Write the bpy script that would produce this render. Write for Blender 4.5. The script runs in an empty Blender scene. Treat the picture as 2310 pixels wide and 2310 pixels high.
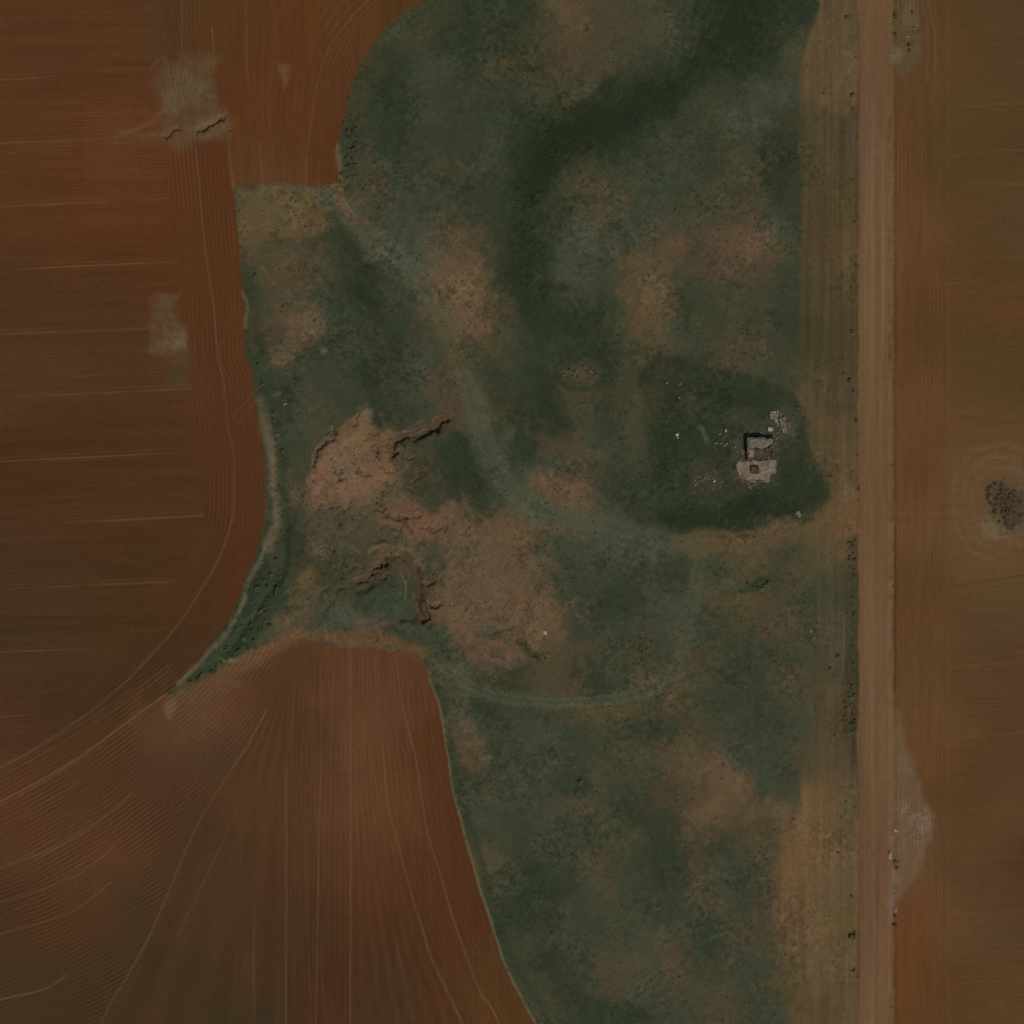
import bpy, math, random
import numpy as np
from mathutils import Vector, Matrix

# ---- camera, sky, sun, exposure -------------------------------------------------------------------
scene = bpy.context.scene
U = 0.2                                   # metres per plan unit
def wp(x, y, z=0.0): return ((x - 1155.0) * U, (1155.0 - y) * U, z)
cam_d = bpy.data.cameras.new('camera'); cam = bpy.data.objects.new('camera', cam_d); scene.collection.objects.link(cam)
CAM_Z = 1900.0
cam.location = (0, 0, CAM_Z); cam.rotation_euler = (0, 0, 0)
cam_d.sensor_width = 36; cam_d.lens = 36 * CAM_Z / (2310 * U)
cam_d.clip_start = 10; cam_d.clip_end = 12000
scene.camera = cam
ELEV, AZ = 47.0, 143.0                    # sun height, compass bearing (south-east)
w = bpy.data.worlds.new('World'); scene.world = w; w.use_nodes = True
nt = w.node_tree; bg = nt.nodes['Background']; sky = nt.nodes.new('ShaderNodeTexSky'); sky.sky_type = 'NISHITA'
sky.sun_disc = False; sky.sun_elevation = math.radians(ELEV); sky.sun_rotation = math.radians(AZ)
nt.links.new(sky.outputs[0], bg.inputs[0]); bg.inputs[1].default_value = 0.09
sd = bpy.data.lights.new('sun', 'SUN'); sd.energy = 3.4; sd.angle = math.radians(0.5); sd.color = (1.0, 0.955, 0.88)
sun = bpy.data.objects.new('sun', sd); scene.collection.objects.link(sun)
e_, a_ = math.radians(ELEV), math.radians(AZ)
to_sun = Vector((math.sin(a_) * math.cos(e_), math.cos(a_) * math.cos(e_), math.sin(e_)))
sun.rotation_euler = to_sun.to_track_quat('Z', 'Y').to_euler(); sun.location = to_sun * 500
scene.view_settings.view_transform = 'Standard'; scene.view_settings.look = 'None'
scene.view_settings.exposure = -1.25; scene.view_settings.gamma = 1
try: scene.view_settings.use_curve_mapping = False
except Exception: pass
ALB = (2.33, 2.28, 2.06)                  # what the daylight and exposure take off an albedo

# ---- ground maps: everything below works in "plan units" (0.2 m), x east, y south, frame 0..2310
STEP = 2.2
LO, HI = -400.0, 2710.0
NG = int(round((HI - LO) / STEP)) + 1
gx = np.linspace(LO, HI, NG).astype(np.float32)
gy = gx.copy()
X, Y = np.meshgrid(gx, gy)
rng = np.random.RandomState(11)

def _wmat(n, m):
    t = np.linspace(0, m - 1.0001, n)
    i = np.clip(t.astype(int), 1, m - 3); f = t - i
    W = np.zeros((n, m), np.float32); r = np.arange(n)
    W[r, i - 1] = ((-f + 2) * f - 1) * f * .5
    W[r, i] = ((3 * f - 5) * f * f + 2) * .5
    W[r, i + 1] = ((-3 * f + 4) * f + 1) * f * .5
    W[r, i + 2] = (f - 1) * f * f * .5
    return W
def noise(sx, sy=None):
    """smooth random field, about -1..1, feature size sx, sy plan units"""
    sy = sy or sx
    mx = max(5, int((HI - LO) / sx) + 4); my = max(5, int((HI - LO) / sy) + 4)
    G = rng.uniform(-1, 1, (my, mx)).astype(np.float32)
    return _wmat(NG, my) @ G @ _wmat(NG, mx).T
def fbm(s, o=4, g=.55, ay=1.0):
    r = 0; a = 1; t = 0
    for _ in range(o):
        r = r + a * noise(s, s * ay); t += a * a; a *= g; s *= .5
        if s < STEP * 1.3: break
    return r / math.sqrt(t)
def sst(a, b, v):
    t = np.clip((v - a) / (b - a), 0, 1); return t * t * (3 - 2 * t)
def lin(c):
    c = np.asarray(c, np.float32) / 255.
    return np.where(c <= .04045, c / 12.92, ((c + .055) / 1.055) ** 2.4).astype(np.float32)

WX = fbm(60, 5) * 11; WY = fbm(60, 5) * 11          # boundary raggedness
RX = fbm(150, 4, .6) * 20; RY = fbm(150, 4, .6) * 20
def seg_d(px, py, pts, closed=False):
    d2 = np.full(px.shape, 1e12, np.float32)
    P = list(pts) + ([pts[0]] if closed else [])
    for (x0, y0), (x1, y1) in zip(P[:-1], P[1:]):
        dx, dy = x1 - x0, y1 - y0; L = dx * dx + dy * dy + 1e-9
        t = np.clip(((px - x0) * dx + (py - y0) * dy) / L, 0, 1)
        d2 = np.minimum(d2, (px - x0 - t * dx) ** 2 + (py - y0 - t * dy) ** 2)
    return np.sqrt(d2)
def inside(px, py, pts):
    c = np.zeros(px.shape, bool); n = len(pts)
    for i in range(n):
        x0, y0 = pts[i]; x1, y1 = pts[(i + 1) % n]
        if y0 == y1: continue
        k = ((y0 > py) != (y1 > py)) & (px < (x1 - x0) * (py - y0) / (y1 - y0) + x0)
        c ^= k
    return c
def win(pts, m):
    a = np.array(pts); lo = a.min(0) - m; hi = a.max(0) + m
    i0, i1 = np.searchsorted(gx, [lo[0], hi[0]]); j0, j1 = np.searchsorted(gy, [lo[1], hi[1]])
    return slice(j0, j1), slice(i0, i1)
def poly_a(pts, soft, warp):
    s = win(pts, soft + warp * 16 + 4)
    px = X[s] + WX[s] * warp; py = Y[s] + WY[s] * warp
    d = seg_d(px, py, pts, True); d = np.where(inside(px, py, pts), d, -d)
    return s, sst(-soft, soft, d)
def smooth(pts, n=6):
    if len(pts) < 3: return list(pts)
    P = np.array([pts[0]] + list(pts) + [pts[-1]], float); out = []
    for i in range(1, len(P) - 2):
        for t in np.arange(n) / n:
            out.append(tuple(.5 * (2 * P[i] + (P[i + 1] - P[i - 1]) * t + (2 * P[i - 1] - 5 * P[i] + 4 * P[i + 1] - P[i + 2]) * t * t + (3 * P[i] - P[i - 1] - 3 * P[i + 1] + P[i + 2]) * t ** 3)))
    return out + [tuple(P[-1])]
def line_a(pts, w, soft, warp):
    pts = smooth(pts)
    s = win(pts, w + soft + warp * 16 + 4)
    d = seg_d(X[s] + WX[s] * warp, Y[s] + WY[s] * warp, pts)
    return s, 1 - sst(max(w / 2 - soft, 0), w / 2 + soft, d)
BN = noise(38) + .6 * noise(19); BF = noise(8) + .7 * noise(5)
def blob_a(cx, cy, rx, ry, rot, soft, warp):
    m = max(rx, ry) * (1 + soft); s = win([(cx, cy)], m + warp * 16 + 4)
    px = X[s] + WX[s] * warp - cx; py = Y[s] + WY[s] * warp - cy
    c, n = math.cos(math.radians(rot)), math.sin(math.radians(rot))
    u = (px * c + py * n) / rx; v = (-px * n + py * c) / ry
    if soft > .45: return s, 1 - sst(1 - soft, 1 + soft, np.sqrt(u * u + v * v) + (BN[s] * .42 + BF[s] * .3) * min(1, m / 40))
    return s, 1 - sst(1 - soft, 1 + soft, np.sqrt(u * u + v * v))
def paint(sa, col, alpha=1.0, mod=None):
    s, a = sa; a = a * alpha
    if mod is not None: a = a * mod[s]
    C[s] = C[s] * (1 - a[..., None]) + lin(col) * a[..., None]
def rbf(pts, sig):
    num = np.zeros((NG, NG, 3), np.float32); den = np.zeros((NG, NG), np.float32) + 1e-12
    px, py = X + RX * 2, Y + RY * 2
    for x, y, c in pts:
        w = np.exp(-((px - x) ** 2 + (py - y) ** 2) / (2 * sig * sig)).astype(np.float32) + 1e-9 / (1 + ((px - x) ** 2 + (py - y) ** 2) / 1e4)
        num += w[..., None] * lin(c); den += w
    return num / den[..., None]

# ---- meadow tones, two letters per 57.75-unit cell, columns 7..31
PAL = {'a': (35, 43, 28), 'b': (44, 51, 36), 'c': (55, 59, 43), 'g': (60, 64, 50), 'e': (68, 71, 56), 'o': (60, 57, 38),
       'm': (68, 64, 46), 'p': (82, 71, 49), 't': (93, 76, 55), 'r': (100, 77, 59), 'k': (76, 64, 47)}
ROWS = """
cccccccccccccccccccoccbbccbbmmtkmmmmmmccbbaaaabbbb
cccccccccccccccccmcmbbbbccbommktmmmmmmmcbbaaaabbmm
ccccccccccccccoobbggggbcooooookmmkoccccbaaabbbcccm
ccccccccccccoocbbbggccccmcccmommbbbcaaaaccccggeecc
ccccccccccccoocbbbggccccccbbbboaaaaabbbcccmeeeccoo
ccccccccccccbcccbbccccccggbbaaaaaabbccggcccmccbboo
ccccccccccccobmkgcccmmccgcbbaabocccgccggccmmmmbboo
ccccccccccppmmmkgcggccccbcaabbmckmmmggccmmmmmmbbcc
ccccppppppmmkmmmggggmmcccccabbmmmmggggmmmmmmkkggcc
ccccppmmkmmobbkmegeekkkkccaabbeeegggkktkccrkrrmmcc
ccccoomkkkkmccbbggeettttccaagceeggmmttcmkkkkkkcccc
ccccbbmmmkcccbabggcmrrttkmbbbbcgccmkttccccmmcmcccc
cccccckkttgccccbcbkmttrtmmbbbbbbbcmmtkgcmcmmcmbccc
ccccbbmmrkcccccccbgmcmmmmmccbcbbbbmckkmcgcmkmkccoo
ccccbcccggccgcabmcggmkccbccbbbccbbmcmkbacbkmmmccmm
cccccccbbgkgccbbcccgkkkmbobbbbkkoookmkcpbbbbabbcmm
ccccbbbcggmmcmbbbccmmkmkbmbbbamcgccmmcmcabbbbbbcmm
ccccccccccmmkmttmkkocbbbmebbbkmpgccmcmbbbcbbcmbcmm
ccccccccmcmmrrttrrkkbbbacbegcgkmmcbgcbccbcbkkmbbbb
cccccccckmktrrrrmkmgbacbcggekttrgcbcbccgcmkmbbabbb
ccccccccbcmmmckmmcrrrrmttcttktttmeecccbaaababbkppp
ccccbbmcbbkmmkgmkmtgmgtmmtktmgggggeeeegcmcmpppmcmp
ccccbbbccmkbcmmmmkkmmgttttmtmcgcggcccccbcgcmpcmcpm
ccccbbbcmpccmmbbccmktmttttktttkgcbcbgeeggmmmpkkmcc
ccbbccgmtmgggmtkbgbkttttcgrtttcgcgcgmggegcmcmmkmmm
ccccbmmmttmgmtktgbbgmggckmtktkmkmcmcmcgmkmccccccmm
ccccbbmmmmmmmmmmmmmpkkgbkbbmmkkbbcgckmtkccccccmkmm
ccccbbmmmmmmmmmmmmcbkmgbbcmbkmkppmpmmckmmccccccmmm
ccccbbmmmmmmmmmmmmbctkgcgcggggccmcmccbcmkmcgccccgm
ccccbbmmmmmmmmmmmmbbbktkbggcggcgcmcmmmkmmkgcgggckm
ccccbbmmmmmmmmmmmmbbbcbmgggggcbgkmcmgckkktktgcgcmk
ccccbbmmmmmmmmmmmmbbbbmggggggmkmmccbbkcktttkmmkgkp
ccccbbmmmmmmmmmmmmbbbcmcgcccggcgcmcmbcbktkkmkmkkpp
ccccbbmmmmmmmmmmmmbbbbmpmccbgccmkmmccbbckcbmmkkppp
ccccbbmmmmmmmmmmmmbbbcmpmcbbcbcgmkcgccbckmgcgckmpp
ccccbbmmmmmmmmmmmmbbcmbccbbcbcgcmcmccgbgmmkgcmkkpp
ccccbbmmmmmmmmmmmmbbbccgcbcmccgcgcmgmemgcbgmkmmppp
ccccbbmmmmmmmmmmmmbbbbgcgcmcbbccmkmpemkkccbggckppk
ccccbbmmmmmmmmmmmmbbbbbbgcmcmbbccmkgmgmkgmkmgcpmpm
ccccbbmmmmmmmmmmmmbbbbbbggcmmccbcbcbbgcgmmkmcgcmpp
""".split()
ncol = max(len(r) for r in ROWS)
M = np.zeros((len(ROWS), ncol, 3), np.float32)
for j, r in enumerate(ROWS):
    r = r + r[-1] * (ncol - len(r))
    for i, ch in enumerate(r): M[j, i] = lin(PAL[ch])
M = np.stack([M[:, np.clip(np.arange(ncol) + k, 0, ncol - 1)] for k in (-1, 0, 1)], 0); M = (M[0] * .22 + M[1] * .56 + M[2] * .22)
def sample_grid(M, u, v):
    u = np.clip(u, 0, M.shape[1] - 1.001); v = np.clip(v, 0, M.shape[0] - 1.001)
    i = u.astype(int); j = v.astype(int); fu = (u - i)[..., None]; fv = (v - j)[..., None]
    fu = fu * fu * (3 - 2 * fu); fv = fv * fv * (3 - 2 * fv)
    return (M[j, i] * (1 - fu) + M[j, i + 1] * fu) * (1 - fv) + (M[j + 1, i] * (1 - fu) + M[j + 1, i + 1] * fu) * fv
dx = WX * 1.5 + RX * .6 + noise(12) * 13 + noise(6.5) * 8; dy = WY * 1.5 + RY * .6 + noise(12) * 16 + noise(6.5) * 9
C = sample_grid(M, (X + dx - 404.25) / 28.875 - .5, (Y + dy) / 57.75 - .5)
lumC = C.mean(2)

# ---- regions ------------------------------------------------------------------------------------
EDGE_W = [(513, 265), (518, 340), (526, 426), (538, 551), (547, 646), (555, 800), (571, 838), (580, 920), (592, 987), (598, 1065), (598, 1148),
          (592, 1210), (575, 1252), (551, 1314), (526, 1376), (489, 1438), (447, 1492), (397, 1546), (373, 1566)]
WEDGE_E = [(1160, -400), (1060, -100), (958, 0), (900, 40), (854, 83), (817, 141), (794, 182), (780, 232), (772, 282), (766, 331), (762, 416)]
S_EDGE = [(373, 1566), (400, 1564), (440, 1538), (480, 1514), (515, 1500), (560, 1476), (620, 1462), (680, 1440), (720, 1448), (760, 1458), (830, 1464), (900, 1470), (950, 1486), (962, 1510),
          (981, 1564), (995, 1626), (1008, 1713), (1024, 1800), (1051, 1903), (1078, 1999), (1111, 2098), (1140, 2181), (1173, 2247), (1206, 2310), (1290, 2460), (1450, 2710)]
F_LEFT = [(-900, -900), (400, -900), (400, -400), (410, 0), (420, 180), (513, 265)] + EDGE_W + [(-900, 2200), (-900, -900)]
F_WEDGE = [(400, -900), (1300, -900)] + WEDGE_E + [(700, 418), (600, 410), (526, 426), (518, 340), (513, 265), (420, 180), (410, 0), (400, -400)]
F_SOUTH = S_EDGE + [(1450, 3200), (-900, 3200), (-900, 2200)]
mL = poly_a(F_LEFT, 2.2, .3); mW = poly_a(F_WEDGE, 3, .4); mS = poly_a(F_SOUTH, 3, .32)
def full(sa):
    r = np.zeros((NG, NG), np.float32); r[sa[0]] = sa[1]; return r
aL, aW, aS = full(mL), full(mW), full(mS)
XV = 1806 - 50 * sst(120, 40, Y) * 0 + 42 * (1 - sst(0, 170, Y)) + WX * .35          # meadow / verge line
XR0 = 1936 + WX * .3 - 4 * sst(1500, 900, Y) * 0
XR1 = 2006 + WX * .25
XF0 = 2020 + WX * .15
aV = sst(-7, 7, X - XV)
aR = sst(-2.2, 2.2, X - XR0) * sst(-3, 3, XR1 - X)
aE = sst(-3, 3, X - XF0)

# ---- furrow phases -------------------------------------------------------------------------------
PER = 9.6
def guides_x(guides):     # curves x(y); returns phase running across them
    gs = [np.interp(gy, [p[1] for p in g], [p[0] for p in g]) for g in guides]
    gs = np.array(gs); base = [0.]
    mid = np.percentile(np.abs(np.diff(gs, axis=0)), 62, axis=1)
    for d in mid: base.append(base[-1] + max(1, round(float(d) / PER)))
    out = np.zeros((NG, NG), np.float32)
    for j in range(NG):
        g = gs[:, j]; o = np.interp(gx, g, base)
        o = o + np.minimum(gx - g[0], 0) / PER + np.maximum(gx - g[-1], 0) / PER
        out[j] = o
    return out
ph_main = (Y + .052 * X) / 8.0
dEW = seg_d(X, Y, [(410, -400)] + EDGE_W[0:] + [(166, 1717), (0, 1808), (-400, 1950)])
ph_head = dEW / PER
g6 = S_EDGE[13:]
SOUTH_G = [[(640, 1440), (602, 1601), (530, 1720), (443, 1866), (331, 2123), (228, 2310), (60, 2710)],
           [(665, 1440), (650, 1600), (646, 1760), (646, 2710)], [(735, 1440), (724, 1700), (717, 2000), (710, 2710)], [(792, 1440), (790, 2710)],
           [(850, 1440), (864, 1700), (875, 1816), (896, 1895), (925, 2007), (954, 2098), (1032, 2284), (1230, 2710)],
           [(905, 1440), (908, 1593), (937, 1709), (962, 1870), (995, 1978), (1028, 2090), (1119, 2293), (1330, 2710)], g6]
ph_s = guides_x(SOUTH_G)
WEST_G = [[(-400, 1930), (0, 1734), (166, 1640), (265, 1555), (397, 1468), (640, 1300)], [(-400, 1990), (0, 1808), (166, 1717), (373, 1564), (440, 1510), (640, 1400)],
          [(-400, 2100), (0, 1959), (166, 1891), (300, 1790), (430, 1650), (560, 1480)], [(-400, 2170), (0, 2036), (166, 1978), (300, 1880), (440, 1700), (590, 1480)],
          [(-400, 2230), (0, 2108), (161, 2057), (290, 1960), (420, 1790), (600, 1500)], [(-400, 2360), (0, 2255), (99, 2225), (230, 2130), (340, 1960), (450, 1780), (620, 1520)],
          [(-400, 2600), (0, 2500), (120, 2400), (228, 2310), (331, 2123), (443, 1866), (602, 1601)]]
ph_w = np.ascontiguousarray(guides_x([[(y, x) for x, y in g] for g in WEST_G]).T)
WEDGE_G = [[(400, -400), (410, 0), (410, 180), (420, 430)], [(470, -400), (478, 0), (480, 150), (490, 430)], [(570, -400), (555, 0), (556, 140), (562, 260), (585, 330), (592, 430)],
           [(900, -200), (830, 0), (800, 30), (745, 100), (725, 150), (710, 210), (700, 290), (691, 373), (690, 430)],
           [(1060, -200), (958, 0), (854, 83), (817, 141), (794, 182), (780, 232), (772, 282), (766, 331), (762, 430)]]
WEDGE_G = [sorted(g, key=lambda p: p[1]) for g in WEDGE_G]
ph_wd = guides_x(WEDGE_G)
HEADX = np.interp(gy, [-400, 0, 300, 466, 609, 754, 898, 1041, 1186, 1329, 1469, 1600], [330, 340, 380, 383, 400, 425, 432, 458, 455, 392, 275, 150])[:, None]
hb = sst(-9, 9, X - HEADX + WX * .25)
cS = np.interp(gy, [1440, 1601, 1720, 1866, 2123, 2310, 2710], [640, 602, 530, 443, 331, 228, 60])[:, None]
sb = sst(-22, 22, X - cS + WX * .6)
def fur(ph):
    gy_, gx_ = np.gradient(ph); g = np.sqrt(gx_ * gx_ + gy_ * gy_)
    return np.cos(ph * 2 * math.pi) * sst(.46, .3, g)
def bands(ph, seed):      # tone that runs along the furrows: passes of the plough and drill
    r = np.random.RandomState(seed); out = 0
    for per, am in ((1.0, .5), (2.6, .6), (7.0, .8), (19., .7)):
        t = r.uniform(-1, 1, 4096); out = out + am * np.interp((ph / per) % 4095, np.arange(4096), t)
    return out
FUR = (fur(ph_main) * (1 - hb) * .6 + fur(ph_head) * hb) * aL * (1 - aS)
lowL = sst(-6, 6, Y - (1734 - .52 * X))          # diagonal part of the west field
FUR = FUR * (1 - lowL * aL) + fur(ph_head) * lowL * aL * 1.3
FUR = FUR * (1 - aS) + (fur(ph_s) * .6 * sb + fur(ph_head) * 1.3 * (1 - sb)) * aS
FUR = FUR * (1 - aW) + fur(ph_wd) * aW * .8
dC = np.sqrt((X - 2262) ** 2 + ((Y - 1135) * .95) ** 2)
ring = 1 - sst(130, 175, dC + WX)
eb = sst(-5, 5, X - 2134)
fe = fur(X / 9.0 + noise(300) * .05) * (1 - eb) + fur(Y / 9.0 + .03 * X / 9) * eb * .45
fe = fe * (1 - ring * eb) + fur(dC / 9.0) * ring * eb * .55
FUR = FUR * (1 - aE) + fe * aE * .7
BAN = (bands(ph_main + 300, 1) * (1 - hb) + bands(ph_head + 300, 2) * hb) * aL * (1 - aS)
BAN = BAN * (1 - lowL * aL) + bands(ph_w + 300, 3) * .6 * lowL * aL
BAN = BAN * (1 - aS) + (bands(ph_s + 300, 4) * .35 * sb + bands(ph_w + 300, 3) * .45 * (1 - sb)) * aS
BAN = BAN * (1 - aW) + bands(ph_wd + 300, 5) * aW
patchy = .55 + .45 * noise(90) + .25 * noise(30)
FUR *= np.clip(patchy, .15, 1.3)

# ---- field base colours --------------------------------------------------------------------------
FL = rbf([(60, 60, (82, 50, 29)), (250, 80, (83, 50, 28)), (60, 300, (85, 50, 29)), (250, 420, (90, 50, 28)), (330, 330, (92, 54, 31)), (120, 480, (80, 47, 27)), (330, 480, (88, 50, 26)), (250, 560, (84, 48, 27)),
          (60, 700, (76, 48, 28)), (250, 700, (74, 48, 26)), (330, 620, (86, 48, 27)), (460, 560, (82, 48, 26)), (500, 800, (82, 49, 28)), (100, 860, (78, 48, 30)), (300, 850, (76, 47, 26)),
          (100, 1000, (72, 44, 24)), (300, 1000, (74, 46, 28)), (540, 1000, (80, 46, 27)), (560, 1150, (78, 46, 24)), (200, 1130, (72, 44, 26)), (400, 1130, (73, 45, 26)), (100, 1280, (72, 45, 28)),
          (300, 1330, (66, 44, 24)), (500, 1330, (76, 44, 26)), (60, 1400, (66, 46, 28)), (200, 1480, (66, 45, 26)), (100, 1530, (68, 44, 28)), (330, 1500, (70, 44, 26)), (30, 1650, (76, 46, 30)),
          (420, 300, (84, 48, 28)), (470, 350, (82, 46, 26)), (400, 60, (78, 50, 30))], 75)
FW = rbf([(450, 60, (82, 52, 30)), (540, 60, (80, 48, 26)), (640, 50, (88, 50, 26)), (650, 150, (86, 50, 28)), (620, 240, (90, 51, 27)), (740, 60, (86, 54, 28)), (850, 20, (80, 50, 28)), (740, 200, (84, 50, 30)),
          (560, 330, (82, 47, 26)), (680, 340, (84, 50, 28)), (750, 330, (82, 46, 24)), (620, 400, (90, 58, 34)), (520, 220, (80, 46, 26))], 60)
FS = rbf([(120, 1640, (78, 48, 28)), (60, 1850, (84, 52, 32)), (200, 1800, (80, 50, 30)), (230, 1960, (84, 52, 33)), (100, 2000, (78, 50, 32)), (40, 2050, (68, 42, 26)), (60, 2200, (66, 46, 28)), (130, 2280, (64, 46, 28)), (180, 2090, (80, 46, 28)),
          (330, 1760, (78, 48, 32)), (400, 1620, (92, 60, 40)), (470, 1560, (96, 64, 44)), (450, 1680, (72, 48, 34)), (400, 1900, (72, 46, 30)), (300, 2050, (66, 46, 30)), (250, 2140, (60, 46, 30)), (330, 2240, (68, 46, 28)), (450, 2080, (74, 46, 30)),
          (500, 2000, (70, 50, 30)), (460, 2200, (62, 46, 30)), (560, 1600, (84, 52, 32)), (560, 1500, (88, 56, 36)), (620, 1540, (74, 46, 28)), (640, 1640, (76, 48, 32)), (560, 1800, (80, 52, 32)), (600, 1980, (76, 46, 30)), (620, 2150, (66, 44, 28)),
          (560, 2150, (74, 46, 28)), (660, 2100, (68, 44, 30)), (600, 2270, (62, 46, 30)), (740, 1560, (90, 56, 36)), (830, 1640, (94, 60, 40)), (930, 1520, (84, 50, 30)), (880, 1560, (94, 58, 40)), (960, 1640, (80, 46, 26)), (800, 1780, (90, 58, 38)), (870, 1800, (94, 60, 38)),
          (700, 1780, (80, 50, 32)), (720, 1900, (78, 48, 30)), (800, 1950, (84, 52, 34)), (960, 1800, (78, 46, 26)), (780, 2080, (76, 44, 26)), (900, 2000, (80, 48, 28)), (1000, 2000, (78, 46, 26)), (860, 2150, (74, 46, 28)), (740, 2250, (72, 42, 26)),
          (880, 2230, (68, 46, 30)), (1000, 2200, (76, 44, 26)), (1100, 2250, (80, 50, 28))], 55)
FE = rbf([(2080, 60, (88, 60, 38)), (2060, 200, (90, 60, 38)), (2080, 330, (92, 58, 34)), (2050, 500, (93, 62, 39)), (2080, 620, (94, 60, 36)), (2090, 750, (88, 56, 33)), (2060, 900, (96, 62, 38)), (2090, 1050, (90, 58, 34)), (2060, 1150, (98, 66, 42)), (2080, 1300, (88, 58, 35)),
          (2060, 1450, (92, 60, 38)), (2090, 1550, (94, 64, 40)), (2060, 1700, (96, 64, 40)), (2110, 1750, (90, 60, 34)), (2110, 1950, (98, 66, 44)), (2080, 2080, (98, 60, 36)), (2060, 2250, (96, 58, 32)), (2110, 2250, (88, 58, 34)),
          (2170, 60, (84, 58, 34)), (2250, 100, (80, 58, 36)), (2200, 220, (84, 60, 36)), (2270, 300, (76, 56, 32)), (2170, 320, (78, 58, 32)), (2200, 450, (84, 58, 34)), (2280, 480, (86, 60, 38)), (2200, 600, (84, 58, 34)), (2250, 720, (90, 58, 34)), (2180, 780, (82, 60, 34)),
          (2270, 830, (78, 58, 33)), (2180, 930, (86, 60, 36)), (2200, 1010, (90, 64, 40)), (2160, 1150, (94, 66, 44)), (2200, 1250, (94, 68, 46)), (2280, 1300, (90, 66, 42)), (2200, 1330, (92, 66, 42)), (2220, 1400, (84, 58, 37)), (2180, 1550, (84, 58, 36)), (2270, 1600, (84, 56, 36)),
          (2180, 1750, (82, 54, 34)), (2270, 1850, (88, 60, 38)), (2200, 1950, (84, 56, 34)), (2290, 2000, (78, 48, 34)), (2180, 2100, (90, 64, 42)), (2270, 2130, (84, 58, 36)), (2160, 2230, (84, 54, 32)), (2270, 2250, (88, 60, 38))], 55)
for F_ in (FL, FW, FS, FE): F_[..., 0] *= .965; F_[..., 1] *= 1.05; F_[..., 2] *= 1.03
def mixin(a, F):
    global C
    C = C * (1 - a[..., None]) + F * a[..., None]
mixin(aL, FL); mixin(aW, FW); mixin(aS, FS)
sea = sst(-70, 70, (Y - (1755 - .5 * X)) + WY * 2) * np.clip(aL + aS, 0, 1) * (1 - sst(330, 420, X))
mixin(sea, FS); mixin((np.clip(aL + aS, 0, 1) * (1 - sst(330, 420, X)) - sea) * aS, FL)

# ---- meadow detail: tracks, bare ground, yard ----------------------------------------------------
med = (1 - aL) * (1 - aW) * (1 - aS)
RAG = np.clip(.75 + .5 * noise(14) + .35 * noise(7), 0, 1.2)
# pale stubble north of the shrubs
paint(poly_a([(528, 432), (600, 408), (700, 418), (740, 440), (748, 470), (740, 520), (680, 545), (620, 525), (570, 545), (536, 545)], 12, 1.1), (91, 75, 51), .85, med * (RAG * .3 + .7))
for p in [(560, 450, 30), (640, 470, 38), (700, 455, 24)]: paint(blob_a(p[0], p[1], p[2], p[2] * .7, 0, .8, 1), (84, 74, 48), .45, med)
# yard of the ruin
YARD = [(1462, 815), (1500, 806), (1560, 822), (1640, 850), (1720, 868), (1780, 895), (1808, 930), (1822, 985), (1845, 1030), (1862, 1090), (1858, 1122), (1800, 1140), (1720, 1160), (1640, 1180), (1560, 1188), (1510, 1165), (1478, 1100), (1462, 1010), (1452, 900)]
paint(poly_a(YARD, 17, 1.3), (44, 51, 35), .78, np.clip(.85 + .2 * noise(50) + .15 * noise(18), .5, 1.1))
paint(blob_a(1640, 1150, 130, 22, -6, .6, 1), (33, 43, 29), .8)
paint(blob_a(1500, 960, 26, 110, 5, .6, 1), (36, 46, 30), .7)
paint(blob_a(1700, 1130, 70, 26, -8, .6, 1), (34, 42, 28), .5); paint(blob_a(1650, 905, 60, 18, 22, .6, 1), (36, 46, 31), .6)
paint(blob_a(1590, 1080, 36, 32, 0, .6, 1.4), (64, 58, 45), .75); paint(blob_a(1690, 950, 52, 30, 0, .6, 1), (58, 60, 46), .7)
paint(blob_a(1770, 950, 24, 34, -25, .6, 1), (70, 68, 58), .6)
paint(line_a([(1580, 965), (1592, 980), (1600, 1000)], 9, 5, .5), (76, 80, 66), .7)
paint(poly_a([(1660, 985), (1690, 960), (1748, 965), (1760, 1010), (1756, 1075), (1740, 1092), (1690, 1092), (1655, 1070), (1646, 1030)], 7, .6), (74, 68, 54), .5, RAG)
# wheel tracks and paths
def track(pts, w, col, al, ruts=True, rc=(84, 84, 66)):
    paint(line_a(pts, w, w * .32, .5), col, al, RAG * .35 + .65)
    if ruts:
        a = np.array(pts, float); t = np.gradient(a, axis=0); n = np.stack([-t[:, 1], t[:, 0]], 1); n /= np.linalg.norm(n, axis=1)[:, None]
        for o in (-.27, .27): paint(line_a((a + n * o * w).tolist(), 3.5, 2.2, .25), rc, al * .5, RAG)
paint(line_a([(1190, 1576), (1260, 1577), (1340, 1572), (1420, 1560)], 2.5, 2, .1), (84, 84, 66), .6); paint(line_a([(1160, 1591), (1240, 1592), (1320, 1589), (1400, 1580)], 2.5, 2, .1), (80, 82, 66), .6)
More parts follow.
